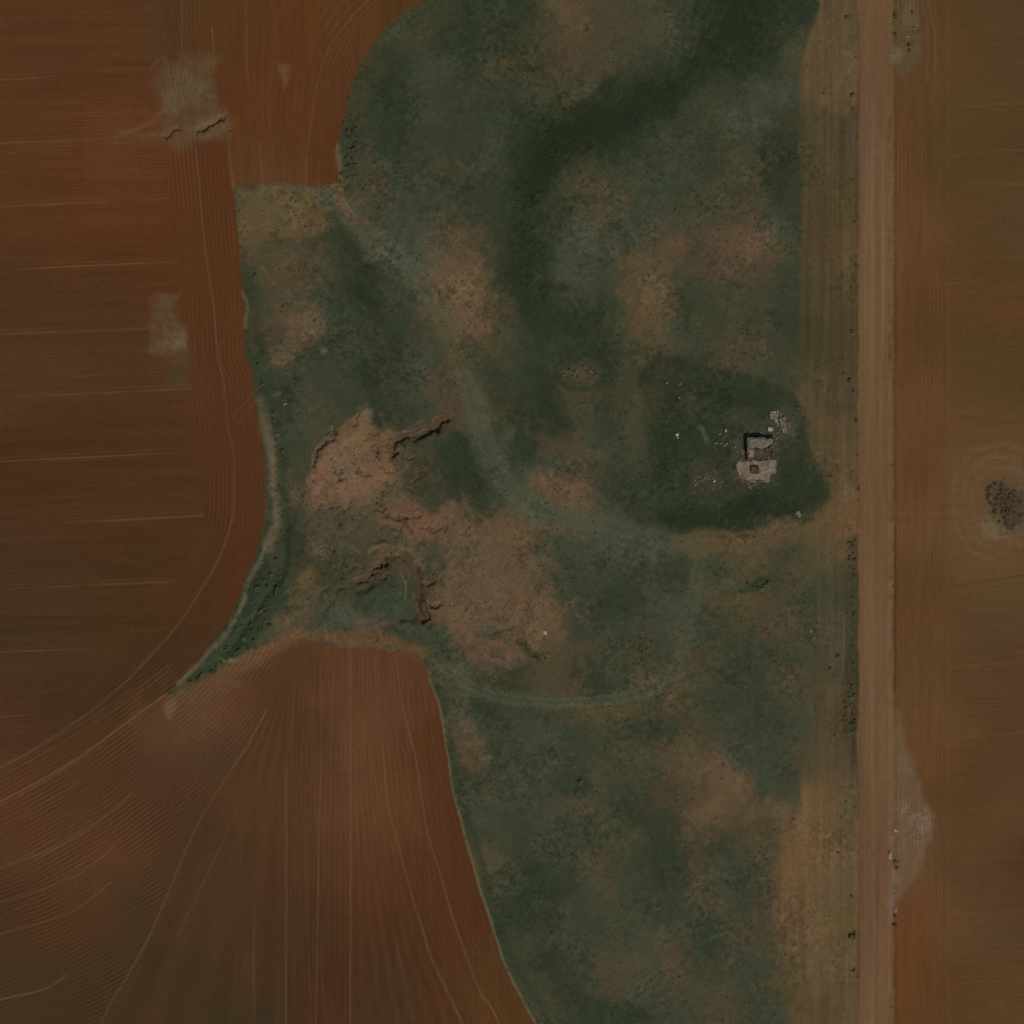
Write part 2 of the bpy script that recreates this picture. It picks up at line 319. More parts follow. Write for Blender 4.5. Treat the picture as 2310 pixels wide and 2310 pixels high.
# bare patches
STR = np.clip(.72 + .4 * noise(12, 20) + .3 * noise(6, 9) + .35 * noise(40, 60), 0, 1.15)
for cx, cy, rx, ry, ro, co, al in [
    (1010, 655, 66, 52, -10, (104, 80, 60), .9), (1030, 560, 20, 60, -10, (92, 74, 56), .7), (1045, 700, 40, 40, 0, (100, 78, 58), .7), (975, 640, 30, 34, 30, (106, 80, 62), .6),
    (1432, 680, 26, 60, 4, (102, 78, 54), .85), (1445, 600, 34, 46, 15, (88, 72, 52), .7), (1440, 760, 30, 40, 0, (80, 66, 48), .7), (1500, 530, 28, 20, 60, (88, 72, 52), .6), (1600, 545, 44, 36, 10, (94, 72, 58), .75), (1630, 590, 50, 22, 20, (80, 66, 50), .6),
    (1242, 1080, 22, 50, -5, (106, 80, 60), .85), (1225, 1110, 40, 40, 40, (102, 78, 58), .8), (1235, 990, 20, 32, 0, (88, 66, 52), .6), (1190, 1130, 40, 20, -30, (88, 70, 52), .6), (1245, 1150, 36, 16, 0, (92, 76, 54), .6),
    (690, 720, 32, 28, 0, (100, 78, 62), .8), (640, 600, 50, 40, 30, (88, 70, 50), .5),
    (1275, 50, 24, 34, -20, (98, 74, 50), .75), (1265, 95, 32, 24, 0, (88, 68, 50), .6), (1430, 60, 50, 40, 0, (76, 66, 46), .5), (1280, 175, 60, 16, 30, (76, 64, 46), .5), (1355, 90, 60, 30, 10, (72, 62, 44), .5),
    (1740, 70 , 10, 10, 0, (60, 60, 44), .01), (1785, 120, 22, 40, 10, (84, 70, 54), .6),
    (1445, 1300, 1, 1, 0, (80, 60, 50), .01), (1600, 1310, 40, 30, 40, (84, 70, 48), .6), (1635, 1350, 30, 24, 0, (86, 70, 44), .6), (1740, 1360, 36, 30, 0, (88, 70, 52), .7), (1660, 1390, 40, 40, 10, (80, 68, 48), .5),
    (1535, 1455, 24, 40, 10, (96, 74, 56), .7), (1560, 1500, 28, 22, 20, (88, 68, 54), .6), (1590, 1540, 22, 36, -15, (86, 70, 56), .6), (1440, 1525, 36, 20, -10, (90, 74, 54), .6), (1330, 1520, 16, 24, 0, (90, 72, 54), .6), (1310, 1475, 40, 22, -10, (84, 70, 52), .5),
    (1655, 1780, 60, 30, 40, (100, 76, 58), .8), (1600, 1740, 50, 24, 40, (88, 70, 54), .7), (1720, 1830, 60, 30, 20, (94, 74, 58), .7), (1780, 1870, 50, 30, 10, (94, 76, 56), .7), (1560, 1710, 30, 30, 0, (82, 68, 52), .5),
    (1380, 1800, 26, 18, -10, (82, 66, 54), .6), (1430, 1900, 26, 30, 0, (76, 66, 50), .5), (1110, 1795, 18, 20, 0, (82, 66, 52), .5), (1145, 1915, 20, 60, -15, (76, 70, 50), .5), (1625, 1950, 14, 50, 0, (82, 70, 50), .5),
    (1530, 2200, 26, 20, 0, (86, 72, 56), .6), (1625, 2180, 40, 30, 0, (86, 70, 54), .6), (1080, 1680, 20, 40, -12, (100, 82, 64), .8), (1060, 1620, 18, 30, -10, (92, 74, 60), .6), (1040, 1545, 22, 40, -20, (84, 72, 54), .5),
    (1040, 1530, 20, 14, 0, (80, 78, 48), .5), (760, 1095, 110, 60, -20, (100, 76, 60), .3)]:
    if al > .05: paint(blob_a(cx, cy, rx, ry, ro, .6, 1.5), (co[0] - 6, co[1], co[2] - 1), al * .8, STR)
# main wheel track through the pasture, dark swale beside it, ring of the old mound
BAND = [(1700, 10), (1640, 90), (1560, 165), (1450, 225), (1340, 275), (1240, 330), (1195, 410), (1172, 500), (1172, 600), (1186, 690)]
paint(line_a(BAND, 78, 44, 1.8), (36, 44, 29), .6, RAG * .3 + .7); paint(line_a([(1480, 215), (1380, 262), (1270, 320), (1215, 400)], 70, 30, 1), (33, 41, 26), .5)
TRK = [(735, 445), (790, 492), (850, 540), (905, 585), (950, 640), (985, 700), (1012, 760), (1035, 820), (1058, 880), (1082, 950), (1098, 1010), (1122, 1062), (1158, 1112), (1205, 1145), (1260, 1165), (1330, 1180), (1400, 1192), (1470, 1210), (1530, 1224), (1590, 1226)]
def track(pts, w, col, al, ruts=True, rc=(82, 82, 66)):
    paint(line_a(pts, w, w * .36, .45), col, al, RAG * .25 + .75)
    a = np.array(smooth(pts, 3), float); t = np.gradient(a, axis=0); n = np.stack([-t[:, 1], t[:, 0]], 1); n /= np.linalg.norm(n, axis=1)[:, None]
    for o, k_ in ((-.34, .5), (-.2, .35), (.0, .3), (.16, .4), (.32, .5)):
        paint(line_a((a + n * o * w).tolist()[::3], 2.6, 2, .12), rc if k_ > .32 else (54, 58, 42), al * k_ * (1 if ruts else .5), inter * .6 + .4)
inter = np.clip(.6 + .5 * noise(120) + .3 * noise(40), .25, 1)
track(TRK[:6], 46, (74, 75, 58), .85); track(TRK[4:10], 44, (82, 73, 52), .55, True, (96, 86, 64)); track(TRK[8:14], 54, (71, 74, 58), .8); track(TRK[12:], 50, (70, 73, 56), .85)
track([(1530, 1224), (1580, 1210), (1650, 1212), (1730, 1204), (1800, 1192), (1870, 1180), (1930, 1160)], 30, (90, 76, 53), .5, True, (104, 86, 62))
track([(1560, 1245), (1650, 1232), (1750, 1224), (1850, 1214), (1925, 1205)], 24, (84, 74, 52), .45, True, (98, 82, 60))
track([(1000, 1500), (1050, 1542), (1120, 1570), (1200, 1584), (1300, 1586), (1400, 1574), (1470, 1550), (1520, 1510), (1545, 1440), (1560, 1370), (1572, 1300), (1590, 1240)], 32, (69, 70, 53), .75)
track([(765, 470), (820, 560), (870, 600), (930, 640)], 18, (66, 68, 53), .4)
ringp = [(1310 + 52 * math.cos(t), 845 + 34 * math.sin(t)) for t in np.linspace(0, 6.28, 20)]
paint(line_a(ringp, 15, 7, .5), (41, 49, 34), .6); paint(blob_a(1312, 845, 34, 20, -8, .7, 1.4), (76, 64, 48), .7, RAG); paint(blob_a(1306, 846, 12, 9, 0, .6, 1), (90, 66, 52), .5)
paint(line_a(YARD + [YARD[0]], 16, 12, 1.2), (34, 42, 27), .4, RAG)
paint(line_a([(1540, 1700), (1620, 1745), (1690, 1800), (1770, 1850), (1820, 1890)], 62, 30, 1.8), (96, 77, 57), .6, STR)
paint(line_a([(1445, 590), (1430, 640), (1432, 720)], 40, 20, 1.6), (94, 75, 53), .5, STR)
# badlands around the gullies
paint(poly_a([(816, 925), (836, 950), (860, 965), (890, 985), (885, 1010), (895, 1040), (880, 1090), (860, 1120), (830, 1130), (760, 1136), (700, 1130), (700, 1090), (712, 1050), (735, 1000), (770, 970), (800, 940)], 8, 1.1), (104, 82, 62), .85, RAG * .3 + .7)
paint(blob_a(735, 1060, 22, 50, 15, .6, 1), (112, 80, 64), .7); paint(blob_a(790, 1095, 44, 22, -5, .6, 1), (116, 84, 70), .7); paint(blob_a(780, 1040, 50, 40, 0, .6, 1), (106, 88, 68), .6)
paint(blob_a(820, 970, 18, 40, 0, .6, 1), (108, 86, 60), .6); paint(blob_a(865, 1075, 16, 20, 0, .5, 1), (118, 90, 62), .8); paint(blob_a(866, 1002, 16, 40, 10, .6, 1.2), (98, 74, 54), .6)
paint(poly_a([(850, 1135), (900, 1130), (940, 1140), (975, 1165), (985, 1200), (960, 1225), (900, 1210), (850, 1185)], 8, 1.2), (104, 78, 58), .8, RAG * .3 + .7)
paint(line_a([(862, 1150), (890, 1165), (920, 1170), (950, 1160), (968, 1172)], 8, 6, 1.2), (108, 68, 50), .55, RAG)
paint(poly_a([(1010, 1150), (1040, 1130), (1075, 1170), (1130, 1160), (1170, 1180), (1200, 1230), (1200, 1330), (1212, 1400), (1215, 1460), (1170, 1420), (1090, 1400), (1010, 1420), (972, 1400), (990, 1340), (1000, 1270), (1005, 1200)], 18, 1.8), (93, 76, 57), .72, STR * .6 + .4)
paint(blob_a(1030, 1350, 40, 60, 0, .7, 1.4), (100, 80, 60), .5, STR); paint(blob_a(1100, 1300, 30, 90, 0, .7, 1), (90, 76, 58), .5); paint(blob_a(1180, 1370, 34, 40, 0, .6, 1), (98, 78, 58), .5, STR)
paint(blob_a(1110, 1470, 60, 26, -5, .5, 1.2), (98, 74, 60), .8, RAG); paint(blob_a(930, 1395, 36, 24, 0, .6, 1), (70, 76, 60), .01)
paint(blob_a(860, 1400, 50, 26, 0, .6, 1.2), (96, 78, 64), .7, RAG); paint(blob_a(770, 1380, 40, 30, 0, .6, 1.2), (74, 78, 64), .6)
paint(blob_a(690, 1290, 22, 30, 0, .6, 1.2), (96, 80, 52), .6); paint(blob_a(690, 1360, 34, 40, 0, .6, 1.2), (84, 72, 54), .6); paint(blob_a(720, 1240, 26, 20, 30, .6, 1.2), (98, 84, 66), .7)
paint(blob_a(865, 1345, 38, 32, 0, .5, .8), (56, 64, 50), .8); paint(blob_a(790, 1160, 70, 22, -8, .6, 1.2), (74, 72, 56), .5); paint(blob_a(780, 1200, 80, 30, 0, .6, 1.2), (84, 74, 60), .5, RAG)
paint(blob_a(965, 1430, 44, 40, 40, .6, 1), (54, 64, 48), .7); paint(blob_a(930, 1370, 26, 40, 0, .6, 1), (58, 66, 48), .6)
paint(line_a([(826, 1248), (856, 1236), (900, 1234), (926, 1250), (938, 1271), (952, 1290)], 8, 5, .9), (106, 88, 68), .5, RAG)  # lit outer scarp of the arched gully painted in as a pale rim
paint(line_a([(735, 1232), (760, 1246), (762, 1300)], 4, 2.8, .9), (98, 84, 66), .5, RAG); paint(line_a([(790, 1232), (808, 1250)], 5, 3, .3), (110, 96, 78), .5)
paint(line_a([(902, 1290), (914, 1318), (914, 1352)], 3.5, 1.6, .15), (112, 98, 82), .5, RAG); paint(line_a([(914, 1318), (925, 1300)], 3, 1.6, .15), (108, 96, 80), .4)
paint(line_a([(590, 600), (606, 620), (622, 642)], 7, 3, .3), (96, 88, 70), .5, RAG)
paint(line_a([(885, 985), (905, 975), (935, 958), (955, 948)], 5, 3, .3), (112, 94, 76), .6)  # sunlit upper lip of the long gully painted in as a pale line
# pale western rim, dark hedge bank
paint(line_a([(549, 660), (556, 690), (552, 740)], 7, 4, .5), (98, 82, 62), .6); paint(line_a([(590, 900), (600, 960), (612, 1020), (618, 1080), (622, 1150), (616, 1210), (604, 1240)], 20, 8, .6), (100, 86, 68), .75, RAG * .5 + .5)
paint(line_a([(604, 1225), (585, 1262), (560, 1310), (540, 1370), (500, 1440), (450, 1492), (400, 1545)], 10, 4, .4), (98, 88, 66), .7, RAG * .5 + .5)
paint(line_a([(565, 610), (580, 680), (580, 760), (590, 850), (605, 930)], 22, 12, .8), (48, 56, 40), .6)
paint(line_a([(628, 1010), (636, 1100), (640, 1160), (655, 1230), (615, 1290)], 18, 8, .9), (46, 54, 38), .7, RAG); paint(poly_a([(600, 1290), (640, 1290), (640, 1360), (600, 1420), (560, 1455), (520, 1475), (470, 1530), (400, 1580), (420, 1545), (500, 1455), (550, 1390), (575, 1320)], 6, .7), (47, 57, 40), .85)
paint(line_a([(500, 1492), (530, 1488), (548, 1482)], 12, 6, .6), (112, 96, 74), .7); paint(line_a([(378, 1585), (405, 1572), (445, 1550), (500, 1518), (560, 1490), (620, 1466)], 26, 14, 1), (94, 70, 48), .75); paint(line_a([(384, 1604), (430, 1590), (480, 1562), (530, 1536)], 22, 12, 1), (94, 70, 48), .6, RAG); paint(blob_a(384, 1600, 12, 18, 10, .5, .6), (102, 80, 58), .8)
paint(line_a([(560, 1480), (640, 1455), (700, 1425), (780, 1440), (880, 1452), (950, 1475)], 26, 14, .8), (98, 72, 48), .7); paint(line_a([(540, 1500), (600, 1480), (660, 1450)], 24, 14, .8), (100, 70, 48), .5)
paint(line_a([(966, 1530), (984, 1570), (998, 1630), (1011, 1713), (1027, 1800), (1054, 1903), (1081, 1999), (1114, 2098), (1143, 2181), (1176, 2247), (1209, 2310), (1290, 2460)], 5, 1.8, .15), (98, 84, 60), .8)
paint(line_a([(978, 1530), (1002, 1600), (1020, 1700), (1040, 1790), (1070, 1890), (1096, 1990), (1130, 2090), (1160, 2170), (1200, 2240), (1240, 2310)], 16, 8, .5), (46, 54, 38), .7)
paint(line_a([(970, 0), (905, 48), (862, 92), (828, 146), (804, 190), (788, 240)], 10, 6, .5), (64, 60, 34), .6); paint(line_a([(768, 320), (765, 380), (764, 440), (775, 480)], 9, 4, .6), (100, 82, 64), .7)
paint(poly_a([(745, 440), (765, 430), (800, 480), (830, 500), (800, 505), (770, 480)], 6, .7), (96, 76, 58), .7); paint(line_a([(745, 480), (770, 510), (800, 545), (815, 580), (845, 640)], 18, 10, .8), (48, 50, 34), .7)
paint(line_a([(790, 560), (830, 620), (850, 680), (880, 780), (900, 870)], 30, 22, 1), (44, 50, 34), .5)
for cx, cy, rx, ry, al in [(730, 795, 8, 12, .6), (620, 895, 10, 6, .5), (828, 930, 12, 12, .6), (865, 1130, 60, 10, .2)]: paint(blob_a(cx, cy, rx, ry, 0, .6, 1), (96, 90, 72), al)
# pale patches in the west field
paint(poly_a([(352, 150), (390, 138), (488, 140), (492, 185), (503, 245), (512, 268), (512, 312), (470, 318), (400, 330), (330, 322), (250, 325), (230, 318), (290, 305), (350, 296), (372, 270), (372, 225), (350, 200)], 16, 1.6), (89, 71, 50), .65, STR * .5 + .5)
paint(blob_a(420, 210, 46, 34, 0, .6, 1), (96, 84, 62), .5); paint(blob_a(470, 285, 40, 18, -20, .6, .8), (106, 86, 64), .5)
for k in range(5): paint(line_a([(240 + 12 * k, 318 - 4 * k), (300 + 10 * k, 296 - 7 * k), (350 + 6 * k, 276 - 10 * k), (370, 262 - 16 * k)], 3, 2, .3), (98, 66, 44), .5)
paint(poly_a([(352, 668), (402, 668), (412, 730), (420, 806), (345, 800), (330, 780), (352, 740)], 12, 1.4), (90, 73, 52), .7, STR * .6 + .4)
paint(blob_a(385, 770, 26, 26, 0, .7, 1.5), (108, 92, 70), .5, RAG); paint(poly_a([(365, 806), (420, 806), (428, 878), (375, 880)], 18, 1.2), (70, 58, 38), .55)
paint(poly_a([(628, 145), (656, 145), (652, 180), (644, 205), (636, 180)], 4, .4), (102, 72, 52), .7); paint(blob_a(570, 420, 14, 10, 0, .6, 1), (66, 48, 32), .5)
paint(line_a([(340, 145), (370, 130), (375, 145)], 8, 5, .6), (96, 68, 48), .5)
paint(line_a([(525, 940), (560, 900), (585, 872)], 3, 1.6, 0), (100, 62, 40), .6); paint(line_a([(534, 958), (560, 925), (590, 888)], 3, 1.6, 0), (96, 60, 40), .5)
# tramlines
TL = [(-30, 38, 340, 18), (-30, 182, 120, 172), (-30, 325, 240, 312), (-30, 468, 380, 448), (-30, 611, 400, 590), (-30, 756, 350, 740), (-30, 899, 432, 877), (-30, 1043, 458, 1018), (-30, 1188, 458, 1163), (-30, 1331, 395, 1312), (-30, 1472, 270, 1461), (-30, 1618, 70, 1612)]
inter = np.clip(.55 + .6 * noise(120) + .3 * noise(40), .12, 1)
for x0, y0, x1, y1 in TL:
    paint(line_a([(x0 - 370, y0 + 19), (x0, y0), (x1, y1)], 3.4, 1.8, .06), (100, 73, 52), .72, inter)
    paint(line_a([(x0, y0 - 9), (x1, y1 - 9)], 2.6, 1.8, .06), (96, 62, 42), .35, inter)
for g, w, al in [([(410, -400), (410, 0), (411, 140)], 3.6, .55), ([(478, 60), (482, 120)], 3, .5), ([(555, -50), (556, 140), (561, 185)], 3.2, .5), ([(584, 320), (588, 370), (592, 412)], 5, .5), ([(691, 360), (690, 425)], 4.5, .45), ([(690, 360), (700, 290), (712, 210), (745, 100), (800, 30), (830, 0)], 3.5, .25),
                 ([(443, 338), (450, 420), (460, 540), (475, 640), (484, 720), (493, 800), (506, 880), (513, 962), (526, 1024), (526, 1148), (513, 1210), (488, 1272), (450, 1335), (400, 1410), (330, 1490), (265, 1555), (166, 1632), (0, 1734), (-300, 1880)], 4.5, .42),
                 ([(509, 240), (516, 340), (526, 420)], 4, .5), ([(373, 1566), (300, 1618), (166, 1717), (0, 1808), (-300, 1930)], 5, .5), ([(300, 1790), (166, 1891), (0, 1959), (-300, 2060)], 3.6, .45), ([(260, 1905), (166, 1978), (0, 2036)], 3, .4), ([(250, 1990), (161, 2057), (0, 2108), (-300, 2200)], 3.6, .5),
                 ([(150, 2200), (99, 2232), (0, 2255)], 4, .5), ([(602, 1600), (560, 1680), (500, 1770), (443, 1866), (380, 2010), (331, 2123), (270, 2230), (228, 2310), (60, 2710)], 3.8, .5), ([(548, 1800), (500, 1905), (430, 2050), (400, 2110)], 3, .3),
                 ([(500, 1590), (470, 1700), (400, 1830)], 3, .25), ([(646, 1730), (646, 2710)], 3.4, .42), ([(573, 2040), (573, 2300)], 3, .35), ([(722, 1480), (724, 1700), (717, 2000), (712, 2400)], 3, .38), ([(790, 1470), (790, 2600)], 4.2, .45), ([(660, 1580), (655, 1700)], 3, .3),
                 ([(855, 1640), (864, 1700), (875, 1816), (896, 1895), (925, 2007), (954, 2098), (974, 2164), (1032, 2284), (1230, 2710)], 4, .45), ([(893, 1480), (908, 1593), (937, 1709), (962, 1870), (995, 1978), (1028, 2090), (1086, 2243), (1119, 2293), (1330, 2710)], 4, .5),
                 ([(2217, 225), (2233, 300), (2240, 310)], 4, .5), ([(2190, 245), (2240, 240), (2330, 228)], 3, .4), ([(2215, 20), (2218, 120)], 3, .4), ([(2085, 560), (2086, 680)], 3, .4), ([(2253, 330), (2256, 420)], 3, .25), ([(2140, 640), (2300, 634)], 3, .2)]:
    paint(line_a(g, w, w * .55, .06), (100, 74, 53), min(al * 1.25, .7), inter * .5 + .5)
for k, off in enumerate([-62, -40, -22, 28, 46, 95, 118, 190, 215, 262, 300, 335]):
    g = [(-300, 1905 + off * 1.1), (0, 1771 + off), (166, 1680 + off * .95), (300, 1590 + off * .8), (380, 1530 + off * .75)]
    if off > 90: g = g[:4]
    paint(line_a(g, 2.8, 1.8, .05), (99, 73, 52) if k % 3 else (58, 40, 25), .3, inter)
for k in range(16):
    x = rng.uniform(480, 980); top = 1500 + rng.uniform(0, 200); f = (x - 640) / 400
    g = [(640 + (x - 640) * .75, top), (x, top + 250), (x + 70 * f, top + 560), (x + 190 * f, top + 860)]
    paint(line_a(g, rng.uniform(2.4, 6), 2.2, .05), (98, 68, 46) if k % 2 else (60, 42, 26), rng.uniform(.15, .3), inter * aS)
# extra faint seed-drill streaks
for k in range(70):
    y = rng.uniform(0, 1450); x0 = rng.uniform(-40, 300); L = rng.uniform(60, 260)
    co = [(98, 62, 40), (62, 42, 24), (70, 52, 28)][k % 3]
    paint(line_a([(x0, y), (min(x0 + L, 400), y - .05 * L)], rng.uniform(3, 9), 3, .1), co, rng.uniform(.12, .32), inter)

# ---- verge, road, east field ---------------------------------------------------------------------
FV = rbf([(1830, 60, (88, 72, 50)), (1890, 60, (84, 72, 50)), (1840, 200, (84, 70, 50)), (1900, 200, (92, 76, 52)), (1830, 330, (66, 62, 40)), (1890, 340, (76, 64, 46)), (1830, 480, (72, 62, 44)), (1880, 480, (74, 64, 40)), (1910, 560, (84, 68, 46)), (1830, 620, (68, 62, 42)),
          (1880, 640, (76, 66, 44)), (1830, 750, (64, 59, 39)), (1890, 780, (74, 64, 42)), (1850, 880, (76, 66, 46)), (1900, 880, (78, 66, 48)), (1860, 980, (86, 72, 50)), (1910, 1000, (90, 75, 52)), (1880, 1090, (92, 76, 54)), (1920, 1130, (98, 76, 52)), (1820, 1090, (50, 56, 38)), (1840, 1030, (60, 60, 40)),
          (1830, 1260, (80, 72, 52)), (1900, 1260, (88, 72, 50)), (1830, 1360, (66, 68, 50)), (1890, 1370, (68, 64, 46)), (1925, 1330, (60, 58, 36)), (1850, 1450, (72, 64, 50)), (1890, 1480, (78, 68, 50)), (1925, 1500, (58, 54, 38)), (1820, 1560, (68, 64, 46)), (1880, 1600, (86, 72, 54)), (1920, 1620, (66, 56, 38)),
          (1820, 1700, (76, 66, 48)), (1870, 1720, (84, 70, 50)), (1915, 1720, (72, 64, 46)), (1830, 1830, (98, 78, 54)), (1880, 1830, (92, 76, 50)), (1920, 1850, (82, 72, 54)), (1830, 1950, (104, 80, 54)), (1890, 1960, (96, 78, 52)), (1925, 1960, (86, 76, 58)), (1850, 2060, (96, 76, 54)), (1900, 2080, (88, 74, 48)),
          (1830, 2160, (92, 76, 54)), (1890, 2180, (88, 72, 48)), (1830, 2290, (84, 70, 46)), (1900, 2290, (84, 70, 48))], 34)
strk = noise(7, 160) * .6 + noise(14, 300) * .5 + noise(5, 60) * .35
FV[..., 0] *= 1.03; FV[..., 1] *= 1.01
FV = FV * (1 + .16 * strk[..., None])
south = sst(1780, 1900, Y)
aV2 = aV * (1 - south) + sst(-25, 40, X - (1770 - 0 * Y) + WX * 1.5 + RX) * south
mid = sst(1180, 1230, Y) * (1 - sst(1690, 1800, Y))       # here the meadow runs up to the scrub beside the road
aV2 = aV2 * (1 - full(poly_a(YARD, 15, 1.3)))
aV2 = aV2 * (1 - mid) + sst(-30, 30, X - 1850 + WX * 1.5) * mid
mixin(aV2 * (1 - sst(-4, 4, X - 1940)), FV)
paint(poly_a([(1952, 1120), (1900, 1150), (1860, 1172), (1790, 1186), (1720, 1190), (1640, 1205), (1575, 1222), (1560, 1240), (1600, 1250), (1680, 1235), (1780, 1222), (1870, 1222), (1925, 1230), (1955, 1245)], 12, 1.2), (87, 72, 50), .72, RAG * .4 + .6)
paint(blob_a(1890, 1200, 50, 22, -20, .6, .7), (96, 75, 51), .6); paint(blob_a(1930, 1170, 34, 40, 0, .6, .5), (104, 77, 53), .7)
paint(blob_a(1835, 1185, 24, 10, -8, .6, .7), (96, 78, 60), .6)
paint(line_a([(1930, 1215), (1928, 1300), (1926, 1400), (1925, 1480), (1922, 1560), (1918, 1640), (1922, 1720)], 18, 10, .5), (58, 53, 35), .75, inter * .4 + .6)
paint(line_a([(1904, 1400), (1903, 1460), (1902, 1520)], 3, 1.6, .05), (98, 82, 62), .6); paint(line_a([(1893, 1380), (1892, 1600)], 3, 1.6, .1), (90, 76, 56), .4, inter)
paint(line_a([(1790, 880), (1812, 925), (1826, 985), (1848, 1035), (1866, 1100)], 9, 5, .6), (92, 74, 52), .6, RAG)
mixin(sst(-4, 4, X - 1938), FE)
ROAD = rbf([(1965, y, c) for y, c in [(0, (104, 76, 52)), (200, (102, 74, 54)), (500, (106, 80, 58)), (900, (106, 79, 56)), (1150, (100, 72, 48)), (1300, (108, 80, 58)), (1600, (106, 80, 58)), (1800, (102, 74, 52)), (2050, (100, 70, 50)), (2250, (106, 80, 58))]], 110)
ROAD[..., 0] *= .97; ROAD = ROAD * (1 + (.13 * strk + .07 * noise(3.4, 900))[..., None])
mixin(aR, ROAD)
paint(line_a([(1946, -400), (1948, 2710)], 8, 5, .1), (98, 72, 50), .4); paint(line_a([(1979, -400), (1979, 2710)], 7, 5, .1), (98, 70, 50), .35); paint(line_a([(1963, -400), (1963, 2710)], 7, 5, .1), (112, 86, 62), .4, inter)
paint(line_a([(2010, -400), (2010, 1130)], 9, 4, .15), (106, 84, 60), .7, inter * .5 + .5); paint(line_a([(2008, 1180), (2008, 2710)], 12, 4, .15), (108, 86, 62), .7, inter * .4 + .6)
paint(line_a([(2017, 820), (2017, 1130)], 3.5, 2, .1), (62, 42, 26), .6, inter); paint(line_a([(2018, 1185), (2018, 1560)], 3.5, 2, .05), (60, 44, 28), .7)
paint(line_a([(1990, 1150), (2040, 1158), (2120, 1162)], 12, 7, .3), (104, 76, 52), .5); paint(poly_a([(2014, 1135), (2140, 1135), (2140, 1180), (2014, 1180)], 8, .2), (92, 62, 38), .5)
paint(line_a([(2024, 300), (2026, 700), (2024, 1100)], 14, 7, .5), (100, 72, 50), .4, inter)
for xx, w_, c_, al in [(1942, 2.4, (88, 64, 44), .5), (1952, 2, (116, 90, 66), .4), (1958, 2, (90, 66, 48), .4), (1969, 2.2, (116, 92, 68), .4), (1984, 2.2, (90, 64, 46), .45), (1992, 3, (114, 92, 68), .5), (2001, 2.4, (88, 68, 48), .45), (1880, 2.4, (94, 80, 58), .3), (1860, 2.4, (60, 54, 38), .35), (1846, 3, (92, 76, 54), .3), (1898, 2.4, (62, 54, 38), .35), (1914, 3, (94, 80, 56), .35)]:
    paint(line_a([(xx + 2 * math.sin(q * 1.3 + xx), q * 260 - 400) for q in range(13)], w_, 1.6, .08), c_, al, np.clip(inter + .6 * noise(20, 260), 0, 1))
paint(line_a([(2080, -60), (2098, 20), (2108, 80), (2110, 160)], 4, 2, .1), (100, 76, 54), .55); paint(line_a([(2068, -60), (2084, 20), (2092, 90), (2092, 180)], 3, 2, .1), (98, 74, 52), .45); paint(line_a([(2094, -60), (2112, 30), (2122, 120), (2122, 260)], 3, 2, .1), (96, 72, 50), .35)
for y_, al in [(240, .45), (345, .3), (420, .3), (525, .3), (635, .3), (800, .25), (930, .3), (1500, .25), (1660, .3), (1760, .25), (1940, .3), (2060, .25), (2215, .35)]: paint(line_a([(2140, y_ + 6), (2230, y_ - 2), (2420, y_ - 12)], 4, 2.4, .2), (99, 74, 52), al * 1.2, inter)
# stony headland triangle
paint(poly_a([(2020, 1600), (2032, 1640), (2060, 1720), (2074, 1780), (2102, 1830), (2104, 1880), (2090, 1930), (2060, 1990), (2030, 2040), (2014, 2080), (2012, 1900), (2012, 1700)], 9, .6), (104, 84, 64), .75, RAG * .35 + .65)
paint(blob_a(2066, 1860, 32, 44, -25, .6, 1), (116, 98, 82), .6, RAG); paint(blob_a(2020, 1990, 10, 60, 0, .6, .6), (112, 88, 74), .6, RAG)
paint(poly_a([(2016, 0), (2060, 0), (2072, 40), (2080, 110), (2070, 150), (2030, 175), (2008, 150), (2012, 60)], 9, .7), (88, 76, 52), .75, RAG)
paint(blob_a(2022, 128, 14, 20, 0, .5, .6), (106, 94, 74), .7); paint(blob_a(2055, 40, 12, 24, 0, .6, 1), (96, 80, 62), .6)
paint(poly_a([(2137, 1010), (2310, 1000), (2310, 1300), (2180, 1325), (2137, 1280)], 30, .5), (96, 70, 47), .45); paint(line_a([(2138, 1322), (2230, 1310), (2320, 1295)], 4, 2, .1), (72, 50, 32), .5)
for r in (68, 90, 114): paint(line_a([(2262 + r * math.cos(t) * 1.0, 1135 + r * 1.15 * math.sin(t)) for t in np.linspace(1.7, 5.2, 18)], 9, 6, .5), (103, 78, 54), .5, inter * .5 + .5)
paint(blob_a(2262, 1135, 52, 64, -30, .5, .8), (106, 84, 62), .75); paint(blob_a(2240, 1185, 30, 24, 0, .6, .8), (112, 96, 72), .5)
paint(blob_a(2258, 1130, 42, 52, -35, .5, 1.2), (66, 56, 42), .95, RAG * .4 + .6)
paint(line_a([(2140, -400), (2140, 2710)], 7, 4, .1), (98, 68, 46), .35, inter)

# dark hollow in the meadow and other dark green spots
for cx, cy, rx, ry, ro, al in [(1192, 1466, 12, 24, -40, .7), (1706, 1322, 34, 9, -4, .7), (1310, 1762, 12, 22, 10, .7), (1010, 990, 40, 34, 0, .4), (945, 1070, 50, 40, 20, .5), (1070, 1060, 40, 30, 30, .25)]:
    paint(blob_a(cx, cy, rx, ry, ro, .6, 1), (40, 50, 32), al)

